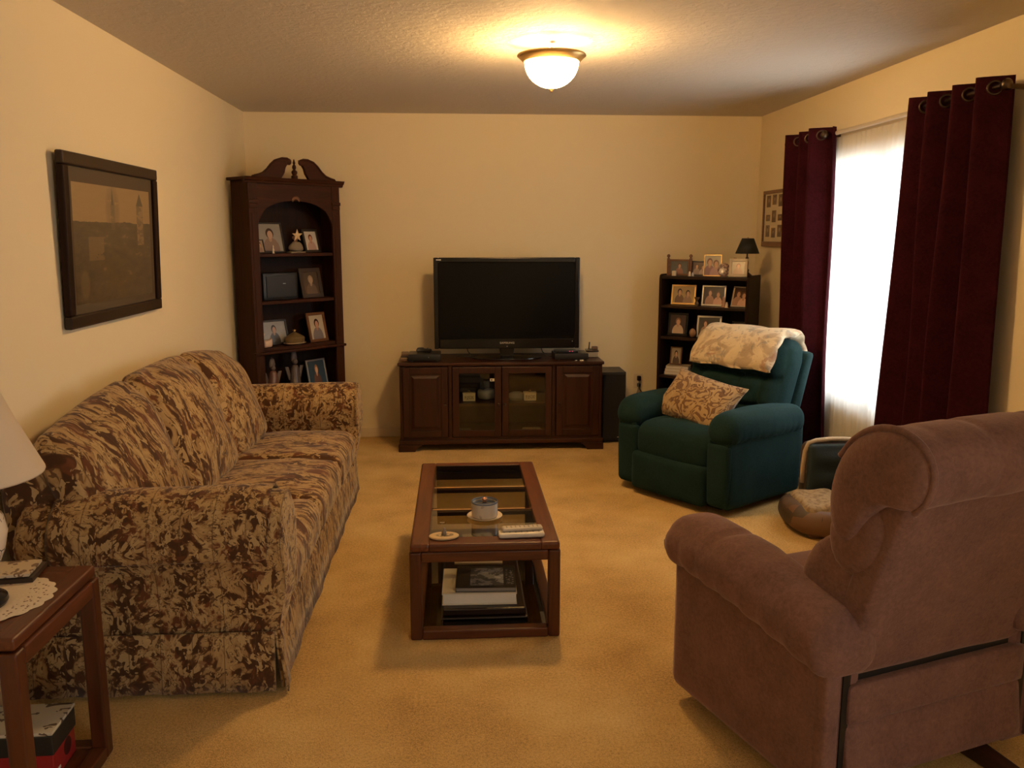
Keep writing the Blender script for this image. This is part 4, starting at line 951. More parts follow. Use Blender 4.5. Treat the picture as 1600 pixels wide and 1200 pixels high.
def et_items():
    H = .6003
    # doily
    m = MB(); n = 96; cx, cy = 0, 0
    def rim(k, s): 
        a = 2 * pi * k / n; r = s * (.158 + .010 * abs(sin(a * 10)))
        return (r * cos(a), r * sin(a))
    rings = [[(*rim(k, s), z) for k in range(n)] for s, z in ((.02, .0016), (.6, .0016), (.985, .0020), (1.0, .0010), (.985, 0), (.02, 0))]
    m.loft(rings)
    t = NT('crochet_lace'); c = t.coord(); xy = t.sep(c)
    v = t.node('ShaderNodeTexVoronoi'); t.link(c, v.inputs['Vector']); v.inputs['Scale'].default_value = 85
    r = t.math('SQRT', t.math('ADD', t.math('MULTIPLY', xy[0], xy[0]), t.math('MULTIPLY', xy[1], xy[1])))
    hole = t.math('MULTIPLY', t.math('LESS_THAN', v.outputs['Distance'], .28), t.math('MULTIPLY', t.math('GREATER_THAN', r, .10), t.math('LESS_THAN', r, .15)))
    b = t.bsdf(t.mix(hole, (.70, .60, .46), (.16, .08, .04)), .9, t.bump(v.outputs['Distance'], .5, .002))
    d = tag(m.build('lace_doily', t.m, smooth='auto', loc=(-1.250, 2.225, H), rot=(0, 0, .2)), 'cream crocheted lace doily on the end table', 'doily')
    # lamp
    lx, ly = -1.262, 2.185
    lp = thing('table_lamp', 'white ceramic table lamp with a large cream shade on the end table', 'lamp', (lx, ly, H + .0022))
    MB().lathe([(.001, 0), (.078, 0), (.082, .008), (.080, .018), (.066, .026), (.050, .034), (.044, .044), (.001, .044)], 32).build('foot', plain('black_lacquer', (.012, .010, .009), .2), lp, smooth='auto')
    ck = NT('crackle_glaze'); c = ck.coord(); vo = ck.node('ShaderNodeTexVoronoi', feature='DISTANCE_TO_EDGE'); ck.link(c, vo.inputs['Vector']); vo.inputs['Scale'].default_value = 22
    line = ck.math('LESS_THAN', vo.outputs['Distance'], .025); nz = ck.noise(c, 9, 2)
    line = ck.math('MULTIPLY', line, ck.math('GREATER_THAN', nz, .52))
    ck.bsdf(ck.mix(line, (.70, .61, .50), (.10, .07, .05)), .12, Coat_Weight=.5)
    MB().lathe([(.001, .044), (.042, .044), (.060, .085), (.086, .145), (.096, .195), (.088, .235), (.058, .262), (.034, .272), (.030, .285), (.001, .285)], 40).build('body', ck.m, lp, smooth=True)
    MB().lathe([(.001, .285), (.014, .285), (.012, .36), (.006, .365), (.006, .40), (.001, .40)], 16).build('socket', M['brass'], lp, smooth='auto')
    for s in (-1, 1):
        MB().tube([(s * .012, 0, .30), (s * .05, 0, .36), (s * .055, 0, .46), (s * .02, 0, .60), (0, 0, .622)], .0025, 6).build('harp', M['brass'], lp, smooth=True)
    sh = NT('linen_shade'); c = sh.coord()
    df = sh.node('ShaderNodeBsdfDiffuse'); df.inputs[0].default_value = (.78, .66, .50, 1); tl = sh.node('ShaderNodeBsdfTranslucent'); tl.inputs[0].default_value = (.7, .56, .38, 1)
    mx = sh.node('ShaderNodeMixShader'); mx.inputs[0].default_value = .25; sh.link(df.outputs[0], mx.inputs[1]); sh.link(tl.outputs[0], mx.inputs[2]); sh.link(mx.outputs[0], sh.out.inputs[0])
    zb, ztp = .345, .615; R0, R1 = .192, .085
    MB().loft([[(r * cos(2 * pi * k / 48), r * sin(2 * pi * k / 48), z) for k in range(48)] for r, z in ((R0, zb), (R0 + .001, zb + .006), (R0 - .0015, zb + .012), (R0 - .058, zb + .14), (R1 + .0, ztp))], caps=False).build('shade', sh.m, lp, smooth=True, solid=.003)
    for zz, RR in ((zb + .004, R0), (ztp - .004, R1)):
        MB().tube([(RR * cos(2 * pi * k / 48), RR * sin(2 * pi * k / 48), zz) for k in range(48)], .003, 6, closed=True).build('shade_trim', sh.m, lp, smooth=True)
    for k in range(3):
        a = 2 * pi * k / 3; MB().tube([(0, 0, ztp - .004), (R1 * cos(a), R1 * sin(a), ztp - .004)], .002, 6).build('spider_arm', M['brass'], lp)
    MB().ball((0, 0, .628), .009, 10).build('finial', M['brass'], lp, smooth=True)
    # coaster tile
    tm = NT('tile_print'); c = tm.coord(); n = tm.noise(c, 26, 3, .6); tm.bsdf(tm.mix(tm.math('GREATER_THAN', n, .58), (.58, .48, .34), (.16, .09, .05)), .3)
    ti = thing('trinket_tray', 'flat dark tray with pale pictured lid at the back of the end table', 'tray', (-1.275, 2.388, H), rad(8))
    MB().soft((.17, .13, .016), .003, (6, 6, 2), center=(0, 0, .008)).build('tray', plain('dark_tray', (.03, .018, .012), .4), ti, smooth='auto')
    MB().soft((.155, .115, .010), .003, (6, 6, 2), center=(-.003, -.002, .0212)).build('tile', tm.m, ti, smooth='auto')
    # red box under the table
    bx = thing('keepsake_box', 'red keepsake box with a dark band and pale printed lid under the end table', 'box', (-1.262, 2.345, .0345), rad(2))
    red = NT('red_card'); c = red.coord('Object'); xyz = red.sep(c)
    e1 = red.inside(xyz[1], xyz[2], .02, .050, .026, .026); red.bsdf(red.mix(e1, (.30, .020, .018), (.06, .012, .010)), .35)
    B('body', red.m, bx, (-.115, .115, -.075, .075, 0, .105), bevel=.003)
    B('band', plain('black_green_card', (.020, .020, .016), .4), bx, (-.119, .119, -.079, .079, .080, .140), bevel=.003)
    lidm = NT('printed_lid'); c = lidm.coord(); n = lidm.noise(lidm.mapping(c, (1, 1.5, 1)), 22, 2, .5, .8); lidm.bsdf(lidm.mix(lidm.math('GREATER_THAN', n, .57), (.50, .46, .36), (.09, .055, .03)), .4)
    MB().soft((.242, .162, .012), .004, (8, 8, 3), center=(0, 0, .1465)).build('lid', lidm.m, bx, smooth='auto')
    B('tag', M['paper'], bx, (.1152, .1162, -.055, -.035, .018, .026), bevel=0)
et_items()

# ------------------------------------------------------------------ wall pictures
def town_mat():
    t = NT('sepia_town_print'); uv = t.sep(t.coord('UV')); u, v = uv[0], uv[1]; c = t.coord('UV')
    n = t.noise(t.mapping(c, (3, 9, 1)), 3, 4, .6); n2 = t.noise(t.mapping(c, (1, 1.6, 1), loc=(3, 1, 0)), 7, 4, .65)
    base = t.mix(t.math('MULTIPLY', n, .6), (.30, .19, .085), (.22, .135, .06))           # sky
    tree = t.math('MULTIPLY', t.inside(u, v, .47, .80, .085, .20, .4), t.math('GREATER_THAN', n2, .42))
    base = t.mix(t.math('MULTIPLY', tree, .45), base, (.085, .055, .028))
    land = t.math('LESS_THAN', v, t.math('MULTIPLY_ADD', n, .05, .66))
    base = t.mix(land, base, t.ramp(n2, [(.35, (.030, .019, .010)), (.62, (.070, .044, .022)), (.7, (.16, .10, .05))]))
    wall = t.math('MULTIPLY', t.rect(u, v, .16, .34, .36, .56), t.math('GREATER_THAN', n2, .38)); base = t.mix(t.math('MULTIPLY', wall, .7), base, (.15, .095, .045))
    # right tower: shaft, spire
    sh = t.rect(u, v, .80, .895, .48, .86); base = t.mix(t.math('MULTIPLY', sh, .9), base, t.mix(t.math('GREATER_THAN', n2, .5), (.21, .14, .07), (.11, .07, .035)))
    for cx, zb, zt, w in ((.8475, .85, .97, .05), (.47, .84, .99, .018)):
        k = t.math('LESS_THAN', t.math('ABSOLUTE', t.math('SUBTRACT', u, cx)), t.math('MULTIPLY', t.math('SUBTRACT', zt, v), w / (zt - zb)))
        k = t.math('MULTIPLY', k, t.math('GREATER_THAN', v, zb)); base = t.mix(k, base, (.06, .04, .022))
    mid = t.rect(u, v, .445, .495, .62, .84); base = t.mix(t.math('MULTIPLY', mid, t.math('MULTIPLY', n2, 1.4)), base, (.09, .06, .03))
    fig = t.inside(u, v, .10, .16, .05, .12, .3); base = t.mix(t.math('MULTIPLY', fig, .5), base, (.15, .10, .05))
    t.bsdf(base, .35, Coat_Weight=.6, Coat_Roughness=.05); return t.m
def build_pictures():
    # big picture on the left wall; local x runs along the wall (toward the viewer's right), z up, y into the wall
    W_, H_ = 1.055, .690
    p = thing('framed_picture', 'large sepia town view in a dark wooden frame on the left wall', 'picture', (LEFT + .034, 3.985, 1.185), tilt=(rad(1.6), 0, rad(90)))
    # after rotation: local +x -> world +y, local +y -> world -x (into the wall)
    f, d = .052, .030
    for nm, q in (('frame_rail', (-W_ / 2, W_ / 2, 0, d, 0, f)), ('frame_rail', (-W_ / 2, W_ / 2, 0, d, H_ - f, H_)), ('frame_stile', (-W_ / 2, -W_ / 2 + f, 0, d, f, H_ - f)), ('frame_stile', (W_ / 2 - f, W_ / 2, 0, d, f, H_ - f))):
        B(nm, M['espresso'] if nm == 'frame_stile' else M['espresso_x'], p, q, bevel=.007, seg=3)
    B('mat_board', plain('taupe_mat', (.085, .058, .030), .7), p, (-W_ / 2 + f, W_ / 2 - f, .016, .020, f, H_ - f), bevel=0)
    a = (-W_ / 2 + f + .045, W_ / 2 - f - .040, f + .035, H_ - f - .060)
    MB().quad([(a[0], .0152, a[2]), (a[1], .0152, a[2]), (a[1], .0152, a[3]), (a[0], .0152, a[3])]).build('print', town_mat(), p, recalc=False)
    # photo collage on the right wall; local +x -> world -y
    c = thing('collage_frame', 'collage of small family photos behind the far curtain on the right wall', 'picture', (RIGHT - .026, 6.19, 1.475), tilt=(0, 0, rad(-90)))
    w, h, f, d = .25, .405, .024, .022
    for q in ((-w, w, 0, d, 0, f + .012), (-w, w, 0, d, h - f, h), (-w, -w + f, 0, d, f + .012, h - f), (w - f, w, 0, d, f + .012, h - f)): B('frame_bar', FR['wood'], c, q, bevel=.003)
    B('mat_board', plain('cream_mat', (.62, .52, .36), .7), c, (-w + f, w - f, .010, .014, f, h - f), bevel=0)
    pm = portrait('print_sepia_tiny', (.20, .12, .06), (.10, .06, .035), (.06, .035, .02), (.34, .22, .13))
    for i, x in enumerate((-.150, -.035, .085, .175)):
        for k, (z, hh) in enumerate(((.285, .085), (.185, .045), (.070, .085)) if i != 1 else ((.300, .072), (.175, .085), (.065, .070))):
            ww = .042 if i < 3 else .030
            MB().quad([(x - ww, .0096, z), (x + ww, .0096, z), (x + ww, .0096, z + hh), (x - ww, .0096, z + hh)]).build('photograph', pm, c, recalc=False)
build_pictures()

# ------------------------------------------------------------------ curtains
def build_curtains():
    rodx, rodz = 2.212, 2.150
    for c0, c1, lab in ((5.20, 5.74, 'short dark curtain rod above the far burgundy curtain'), (3.47, 4.150, 'short dark curtain rod above the near burgundy curtain')):
        yc = (c0 + c1) / 2; h = (c1 - c0) / 2
        rd = thing('curtain_rod', lab, 'curtain rod', (rodx, yc, rodz), 0, 'curtain rods')
        MB().tube([(0, -h, 0), (0, h, 0)], .011, 14).build('rod', M['dark_metal'], rd, smooth='auto')
        for s in (-1, 1):
            MB().lathe([(.001, 0), (.014, 0), (.016, .01), (.022, .018), (.024, .028), (.016, .040), (.001, .044)], 18, fn=lambda x, y, z, s=s, h=h: (x, s * (h + z - .01), y)).build('finial', M['dark_metal'], rd, smooth=True)
            MB().box(-.005, RIGHT - rodx, s * (h - .03) - .006, s * (h - .03) + .006, -.010, .010).build('bracket', M['dark_metal'], rd)
    def curtain(y0, y1, yb0, yb1, folds, label, phase, seed):
        t = thing('curtain', label, 'curtain', (rodx, (y0 + y1) / 2, .02), 0, 'burgundy curtains')
        random.seed(int(seed * 10))
        yc = (y0 + y1) / 2; nz = 44; ns = folds * 18; rings = []
        top = rodz + .045
        for j in range(nz + 1):
            q = j / nz; z = top + (.03 - top) * q
            a, b = y0 + (yb0 - y0) * q, y1 + (yb1 - y1) * q
            r = []
            for i in range(ns + 1):
                s = i / ns; ph = s * folds * 2 * pi + phase
                amp = .060 + .010 * sin(3 * q + seed) * sin(2.2 * s * folds + seed)
                y = a + (b - a) * s + .010 * sin(2 * ph) * (.4 + q) + .012 * q * sin(s * 9 + q * 5 + seed)
                x = amp * sin(ph) + .010 * q * sin(ph * .5 + 2 * q * 3 + seed) + .004 * sin(7 * q + 5 * s)
                x = max(-.078, min(.074, x))
                r.append((x, y - yc, z - .02))
            rings.append(r)
        MB().loft(rings, closed=False, caps=False).build('panel', M['burgundy'], t, smooth=True, solid=.004)
        for k in range(2 * folds):
            s = (k * pi + (pi - phase) % pi) / (folds * 2 * pi)
            if s > .99: continue
            y = y0 + (y1 - y0) * s - yc
            MB().tube([(.026 * cos(2 * pi * m / 20) * .9, y + (.010 if k % 2 else -.010) * sin(2 * pi * m / 20) * .0 + .012 * cos(2 * pi * m / 20) * (1 if k % 2 else -1), rodz - .02 + .026 * sin(2 * pi * m / 20)) for m in range(20)], .006, 8, closed=True).build('grommet', M['dark_metal'], t, smooth=True)
    curtain(5.155, 5.690, 5.03, 5.66, 3, 'burgundy velvet curtain at the far side of the window behind the green recliner', .6, 1.0)
    curtain(3.500, 4.200, 3.45, 4.34, 4, 'burgundy velvet curtain at the near side of the window beyond the brown recliner', 1.9, 2.4)
    # sheer
    sh = thing('sheer_curtain', 'white sheer curtain glowing in the window between the burgundy curtains', 'curtain', (2.302, 4.65, .08))
    nz, ns = 30, 420; rings = []
    for j in range(nz + 1):
        q = j / nz; z = 2.135 - 2.05 * q; r = []
        for i in range(ns + 1):
            s = i / ns; y = -1.02 + 2.04 * s
            x = .007 * sin(s * 2 * pi * 34 + .6 * sin(s * 40)) * (.55 + .6 * q) + .004 * sin(s * 2 * pi * 13 + 1.2) * (.3 + q)
            r.append((x, y, z - .08))
        rings.append(r)
    t = NT('sheer_voile'); c = t.coord()
    df = t.node('ShaderNodeBsdfDiffuse'); df.inputs[0].default_value = (.86, .85, .80, 1)
    tl = t.node('ShaderNodeBsdfTranslucent'); tl.inputs[0].default_value = (.88, .87, .84, 1)
    tr = t.node('ShaderNodeBsdfTransparent'); tr.inputs[0].default_value = (1, 1, 1, 1)
    m1 = t.node('ShaderNodeMixShader'); m1.inputs[0].default_value = .6; t.link(df.outputs[0], m1.inputs[1]); t.link(tl.outputs[0], m1.inputs[2])
    m2 = t.node('ShaderNodeMixShader'); m2.inputs[0].default_value = .26; t.link(m1.outputs[0], m2.inputs[1]); t.link(tr.outputs[0], m2.inputs[2])
    t.link(m2.outputs[0], t.out.inputs[0])
    MB().loft(rings, closed=False, caps=False).build('panel', t.m, sh, smooth=True)
    MB().tube([(-.022, -1.05, 2.078), (-.022, 1.05, 2.078)], .0125, 12).build('sash_rod', plain('pale_rod', (.66, .57, .44), .35), sh, smooth='auto')
build_curtains()

# ------------------------------------------------------------------ recliners
def crease(t, t0, w=.03): return exp(-((t - t0) / w) ** 2)
def green_chair():
    G = M['green']
    t = thing('recliner', 'dark teal green recliner facing the sofa beside the window', 'recliner', (1.545, 5.035, 0), rad(125))
    hw = .425
    # base hidden under the skirtless body
    B('base', M['black'], t, (-.30, .30, -.30, .26, .0, .06), bevel=.004)
    for s in (-1, 1):
        def fs(x, y, z, a, b, c, s=s):
            return (x + wob(x * 2, y * 2, z * 2, .005, 8), y + (.012 * (c > 0) * b), z)
        MB().soft((.150, .70, .45), .028, (6, 18, 12), fs, (s * (hw - .075), .015, .262)).build('side_panel', G, t, smooth=True)
        def fa(x, y, z, a, b, c, s=s):
            # padded arm: fat roll, drooping over the front
            f = max(0, y - .22)
            zz = z - f * f * 1.6 * (1 if z > 0 else .6)
            pk = .004 * sin(b * 40) * max(0, .3 - c)
            lump = .010 * (1 - b * b)
            return (x * (1 + .08 * cos(b * 3)) + s * pk, y, zz + (lump if z > 0 else 0) - .015 * max(0, -b))
        MB().soft((.215, .74, .17), .078, (12, 34, 10), fa, (s * (hw - .075), .025, .492)).build('arm_pad', G, t, smooth=True)
        MB().soft((.155, .05, .36), .022, (8, 4, 14), lambda x, y, z, a, b, c: (x * (1 - .12 * (c < 0) * -c), y + .012 * (1 - a * a), z), (s * (hw - .080), .355, .235)).build('arm_front', G, t, smooth=True)
    # seat
    def fseat(x, y, z, a, b, c):
        pf = (1 - abs(a) ** 4) * (1 - abs(b) ** 4)
        f = max(0, y - .14)
        return (x, y + .012 * (1 - a * a) * (b > .9), z + (.022 * pf if c > 0 else 0) - f * f * .55 * (c > 0) + wob(x * 3, y * 3, z, .008, 8))
    MB().soft((.56, .62, .22), .065, (22, 22, 9), fseat, (0, .075, .335)).build('seat_cushion', G, t, smooth=True)
    MB().soft((.56, .07, .235), .03, (18, 5, 12), lambda x, y, z, a, b, c: (x, y + .014 * (1 - a * a) * (1 - c * c), z), (0, .375, .150)).build('footrest', G, t, smooth=True)
    # back: leaning padded cushion with tufts
    def fb(x, y, z, a, b, c):
        zz = z + .33; q = zz / .66                     # 0 bottom .. 1 top
        wid = 1.0 + .10 * q - .10 * max(0, q - .8) / .2
        fy = 0
        if y > 0:
            pf = (1 - abs(a) ** 4)
            d = .055 * pf * (1 - abs(c) ** 6)
            d -= .050 * crease(q, .34, .035) * pf + .055 * crease(q, .64, .035) * pf
            ax = abs(a)
            d -= .030 * crease(ax, .62, .05) * (q < .64) * pf
            d -= .022 * crease(ax, .20, .05) * (.30 < q < .64) * pf
            d += .006 * sin(a * 26 + q * 5) * crease(q, .64, .08)
            fy = d
        else: fy = -.02 * (1 - a * a)
        yy = y + fy - .155 * q - .02 * q * q
        return (x * wid + .012, -.205 + yy, .34 + zz * .885 + (.014 * (1 - a * a) if c > .8 else 0))
    MB().soft((.685, .19, .66), .075, (44, 10, 44), fb).build('back_cushion', G, t, smooth=True)
    def fo(x, y, z, a, b, c):
        zz = z + .31; q = zz / .62
        return (x * (1 + .06 * q) + .012, -.285 + y - .150 * q - .015 * q * q, .28 + zz * .94)
    MB().soft((.735, .09, .62), .03, (16, 5, 20), fo).build('back_shell', G, t, smooth=True)
    return t
gr = green_chair()
def G(x, y, z):
    a = gr.rotation_euler[2]; c = gr.location; return (c[0] + x * cos(a) - y * sin(a), c[1] + x * sin(a) + y * cos(a), z)

def throw_and_pillow():
    # folded blanket over the top of the back: path in local (y, z)
    path = [(-.146, .760), (-.172, .830), (-.208, .895), (-.258, .948), (-.332, .976), (-.412, .972), (-.472, .942), (-.510, .88), (-.518, .79)]
    m = MB(); rings = []
    n = 36; w0 = -.300; w1 = .300
    th = .022
    pts = [Vector((0, y, z)) for y, z in path]
    # resample
    fine = []
    for k in range(len(pts) - 1):
        for j in range(5): fine.append(pts[k].lerp(pts[k + 1], j / 5))
    fine.append(pts[-1])
    for it in range(3): fine = [fine[0]] + [(fine[i - 1] + fine[i] * 2 + fine[i + 1]) / 4 for i in range(1, len(fine) - 1)] + [fine[-1]]
    outer, inner = [], []
    for i, p in enumerate(fine):
        tn = (fine[min(i + 1, len(fine) - 1)] - fine[max(i - 1, 0)]).normalized(); nr = Vector((0, tn.z, -tn.y))
        if nr.z < 0 and i > 10 and i < len(fine) - 12: nr = -nr
        nr = Vector((0, tn.z, -tn.y)); 
        e = min(1, min(i, len(fine) - 1 - i) / 2.0) ** .5 if min(i, len(fine) - 1 - i) < 2 else 1
        outer.append(p + nr * th * e); inner.append(p - nr * th * .9 * e)
    loop = outer + inner[::-1]
    for k in range(n + 1):
        s = k / n; x = w0 + (w1 - w0) * s
        e = min(s, 1 - s) / .05; e = 1 if e > 1 else sqrt(max(0, 1 - (1 - e) ** 2)) * .85 + .15
        cen = [(a + b) / 2 for a, b in zip(outer, inner)]; cen = cen + cen[::-1]
        rings.append([(x + .012 * sin(i * .4), c.y + (p.y - c.y) * e + .004 * sin(x * 30 + i * .5), c.z + (p.z - c.z) * e + .005 * sin(x * 22 + i * .3)) for i, (p, c) in enumerate(zip(loop, cen))])
    m.loft(rings, caps=False)
    k = len(outer); base_ = n * 2 * k
    for i in range(k - 1):
        m.f.append((i, i + 1, 2 * k - 2 - i, 2 * k - 1 - i)); m.f.append((base_ + i + 1, base_ + i, base_ + 2 * k - 1 - i, base_ + 2 * k - 2 - i))
    t = NT('floral_fleece'); c = t.coord()
    n1 = t.noise(c, 6, 3, .6, .8); n2 = t.noise(t.mapping(c, loc=(4, 2, 7)), 14, 3, .65, 1.0)
    base = t.mix(t.ramp(n1, [(.50, 0.0), (.58, .8)]), (.62, .50, .33), (.36, .26, .17))
    base = t.mix(t.ramp(n2, [(.56, 0.0), (.62, .75)]), base, (.26, .23, .20))
    base = t.mix(t.ramp(t.noise(t.mapping(c, loc=(9, 9, 1)), 11, 2, .6, 1.2), [(.60, 0.0), (.66, .6)]), base, (.34, .16, .09))
    t.bsdf(base, 1.0, t.bump(t.noise(c, 180, 2), .5, .004), Sheen_Weight=.5, Sheen_Roughness=.5, Sheen_Tint=(.9, .8, .6))
    o = m.build('throw_blanket', t.m, None, smooth=True)
    o.location = gr.location; o.rotation_euler = gr.rotation_euler
    tag(o, 'folded cream floral fleece blanket draped over the top of the green recliner', 'blanket')
    # pillow
    t = NT('scroll_pillow'); c = t.coord()
    wv = t.noise(c, 6, 2, out='Color'); va = t.node('ShaderNodeVectorMath', operation='SCALE'); t.link(wv, va.inputs[0]); va.inputs['Scale'].default_value = .12
    vb = t.node('ShaderNodeVectorMath', operation='ADD'); t.link(c, vb.inputs[0]); t.link(va.outputs[0], vb.inputs[1])
    n = t.noise(t.mapping(vb.outputs[0], (1, 1, 1)), 13, 1.2, .5, 1.0)
    s1 = t.math('MULTIPLY_ADD', t.math('SINE', t.math('MULTIPLY', n, 30.0)), .5, .5)
    base = t.ramp(s1, [(.30, (.36, .24, .11)), (.50, (.30, .19, .08)), (.60, (.085, .038, .016)), (.85, (.15, .075, .03))])
    base = t.mix(t.ramp(t.noise(c, 30, 2), [(.55, 0.0), (.62, .7)]), base, (.42, .30, .16))
    t.bsdf(base, .9, t.bump(t.noise(c, 260, 2), .4, .003), Sheen_Weight=.2)
    def fp(x, y, z, a, b, c):
        pf = (1 - a * a) ** .6 * (1 - b * b) ** .6 if abs(a) < 1 and abs(b) < 1 else 0
        k = 1 - .10 * (1 - abs(a) ** 2) * abs(b) ** 6; k2 = 1 - .10 * (1 - abs(b) ** 2) * abs(a) ** 6
        return (x * k2, y * k, (.012 + .068 * pf) * (1 if z > 0 else -1) * (abs(c)))
    p = thing('throw_pillow', 'tan scroll patterned throw pillow resting on the green recliner seat', 'pillow')
    MB().soft((.545, .335, .14), .012, (26, 20, 4), fp).build('cover', t.m, p, smooth=True)
    e = []
    for k in range(80):
        a = 2 * pi * k / 80; c_, s_ = cos(a), sin(a); q = 1 / max(abs(c_), abs(s_))
        x, y = .2725 * c_ * q, .1675 * s_ * q; A_, B_ = x / .2725, y / .1675
        e.append((x * (1 - .10 * (1 - abs(B_) ** 2) * abs(A_) ** 6), y * (1 - .10 * (1 - abs(A_) ** 2) * abs(B_) ** 6), 0))
    MB().tube(e, .005, 6, closed=True).build('piping', t.m, p, smooth=True)
    p.location = G(.035, .085, .570)
    p.rotation_euler = (Matrix.Rotation(gr.rotation_euler[2] + rad(0), 4, 'Z') @ Matrix.Rotation(rad(-50), 4, 'X') @ Matrix.Rotation(rad(180 - 8), 4, 'Z')).to_euler()
throw_and_pillow()

def brown_chair():
    Bm = M['brown']
    t = thing('recliner', 'rust brown recliner seen from behind in the right foreground', 'recliner', (1.235, 2.455, 0), rad(18.5))
    hw, xb = .425, .335
    wd = wood('rocker_wood', (.030, .012, .007), (.075, .030, .016), 'y')
    for s in (-1, 1):
        def fs(x, y, z, a, b, c, s=s): return (x + s * .012 * (1 - b * b) * (1 - c * c), y, z + .02 * (c < -.5) * 0)
        MB().soft((.145, .70, .47), .026, (6, 18, 12), fs, (s * (hw - .075), .030, .285)).build('side_panel', Bm, t, smooth=True)
        def fa(x, y, z, a, b, c, s=s):
            f = max(0, y - .26)
            zz = z - f * f * 2.2 * (1 if z > 0 else .4) + .016 * (b > 0) * b - .065 * max(0, -b)
            pk = .004 * sin(b * 26) * (c < .3)
            return (x * (1 + .06 * sin(b * 3 + 1)) + s * pk, y, zz + .016 * (1 - a * a) * (c > 0) - .010 * crease(b, .30, .03) * (c > 0) - .010 * crease(b, -.05, .03) * (c > 0))
        MB().soft((.230, .80, .165), .080, (12, 44, 10), fa, (s * (hw - .070), .030, .545)).build('arm_pad', Bm, t, smooth=True)
    def fseat(x, y, z, a, b, c):
        pf = (1 - abs(a) ** 4) * (1 - abs(b) ** 4); f = max(0, y - .14)
        return (x, y, z + (.025 * pf if c > 0 else 0) - f * f * .6 * (c > 0))
    MB().soft((.545, .60, .22), .065, (20, 20, 8), fseat, (0, .085, .345)).build('seat_cushion', Bm, t, smooth=True)
    MB().soft((.545, .07, .25), .03, (14, 5, 10), None, (0, .39, .175)).build('footrest', Bm, t, smooth=True)
    # outer back: a flat upholstered shell leaning back
    def lean(q): return -.300 - .155 * q - .03 * q * q
    def fo(x, y, z, a, b, c):
        q = (z + .29) / .58
        return (x * (1.0 - .02 * q), y + lean(q) + .035, .385 + (z + .29) + wob(x * 2, y, z * 2, .004, 7))
    MB().soft((2 * xb, .10, .58), .022, (18, 5, 22), fo).build('back_shell', Bm, t, smooth=True)
    # head cushion wrapping over the top like a comma, and the padded tiers in front
    def tier(w, sec, name, ends=.10, dent=()):
        n = len(sec); cy = sum(p[0] for p in sec) / n; cz = sum(p[1] for p in sec) / n
        rings = []; N = 40
        for i in range(N + 1):
            q = -1 + 2 * i / N; a = abs(q)
            e = 1.0 if a < 1 - ends else .62 + .38 * sqrt(max(0, 1 - ((a - 1 + ends) / ends) ** 2))
            e *= 1 - sum(.05 * crease(a, d, .022) for d in dent)
            rings.append([(q * w, cy + (y - cy) * e + wob(q * 1.5, y, z, .008, 6), cz + (z - cz) * e + .010 * (1 - q * q)) for y, z in sec])
        return MB().loft(rings).build(name, Bm, t, smooth=True, sub=1)
    head = [(-.500, .900), (-.540, .945), (-.552, 1.010), (-.520, 1.065), (-.455, 1.095), (-.375, 1.090), (-.300, 1.050), (-.250, .985), (-.222, .905), (-.222, .825), (-.250, .765), (-.295, .755), (-.330, .790), (-.360, .850), (-.400, .895), (-.450, .905)]
    hd = tier(.372, head, 'head_cushion', .09, (.30, .72))
    mid = [(-.36, .90), (-.42, .86), (-.41, .78), (-.37, .70), (-.30, .66), (-.24, .68), (-.205, .75), (-.215, .83), (-.27, .90)]
    tier(.350, mid, 'back_cushion', .12)
    lum = [(-.26, .76), (-.33, .68), (-.34, .56), (-.30, .47), (-.20, .44), (-.120, .48), (-.095, .57), (-.115, .67), (-.175, .75)]
    tier(.335, lum, 'lumbar_cushion', .12)
    for q in (-1, 1):
        cy = sum(p[0] for p in head) / 16; cz = sum(p[1] for p in head) / 16
        hp = head[0:8]
        for _ in range(2): hp = [hp[0]] + [p for u, v in zip(hp[:-1], hp[1:]) for p in ((u[0] * .75 + v[0] * .25, u[1] * .75 + v[1] * .25), (u[0] * .25 + v[0] * .75, u[1] * .25 + v[1] * .75))] + [hp[-1]]
        MB().tube([(q * .338, cy + (y - cy) * .985, cz + (z - cz) * .985 + .003) for y, z in hp], .009, 8).build('piping', Bm, hd, smooth=True)
    # rear lower body
    MB().soft((2 * xb - .01, .04, .115), .012, (14, 4, 5), None, (0, -.318, .318)).build('rear_band', Bm, t, smooth=True)
    MB().soft((2 * xb - .01, .035, .175), .012, (14, 4, 6), lambda x, y, z, a, b, c: (x, y + .012 * c, z), (0, -.322, .180)).build('rear_panel', Bm, t, smooth=True)
    for s in (-1, 1):
        MB().soft((.050, .05, .44), .016, (4, 4, 12), lambda x, y, z, a, b, c, s=s: (x, y, z), (s * (hw - .030), -.322, .285)).build('corner_strip', Bm, t, smooth=True)
        B('slot', M['black'], t, (s * xb - .012, s * xb + .012, -.325, -.30, .09, .47), bevel=0)
    B('inner_frame', M['black'], t, (-.32, .32, -.31, .30, .07, .42), bevel=0)
    for s in (-1, 1):
        pts = [(-.46, .012), (-.44, .0), (-.2, .0), (.2, .0), (.33, .0), (.35, .02), (.33, .045), (.2, .055), (-.25, .055), (-.43, .038)]
        MB().prism(pts, s * .235 - .024, s * .235 + .024, 'yz').build('foot_runner', wd, t, bevel=.005)
    MB().box(-.22, .22, -.05, .02, .02, .06).build('cross_bar', wd, t)
    MB().box(-.26, .26, -.20, .20, .054, .09).build('base', wd, t)
    return t
brown_chair()

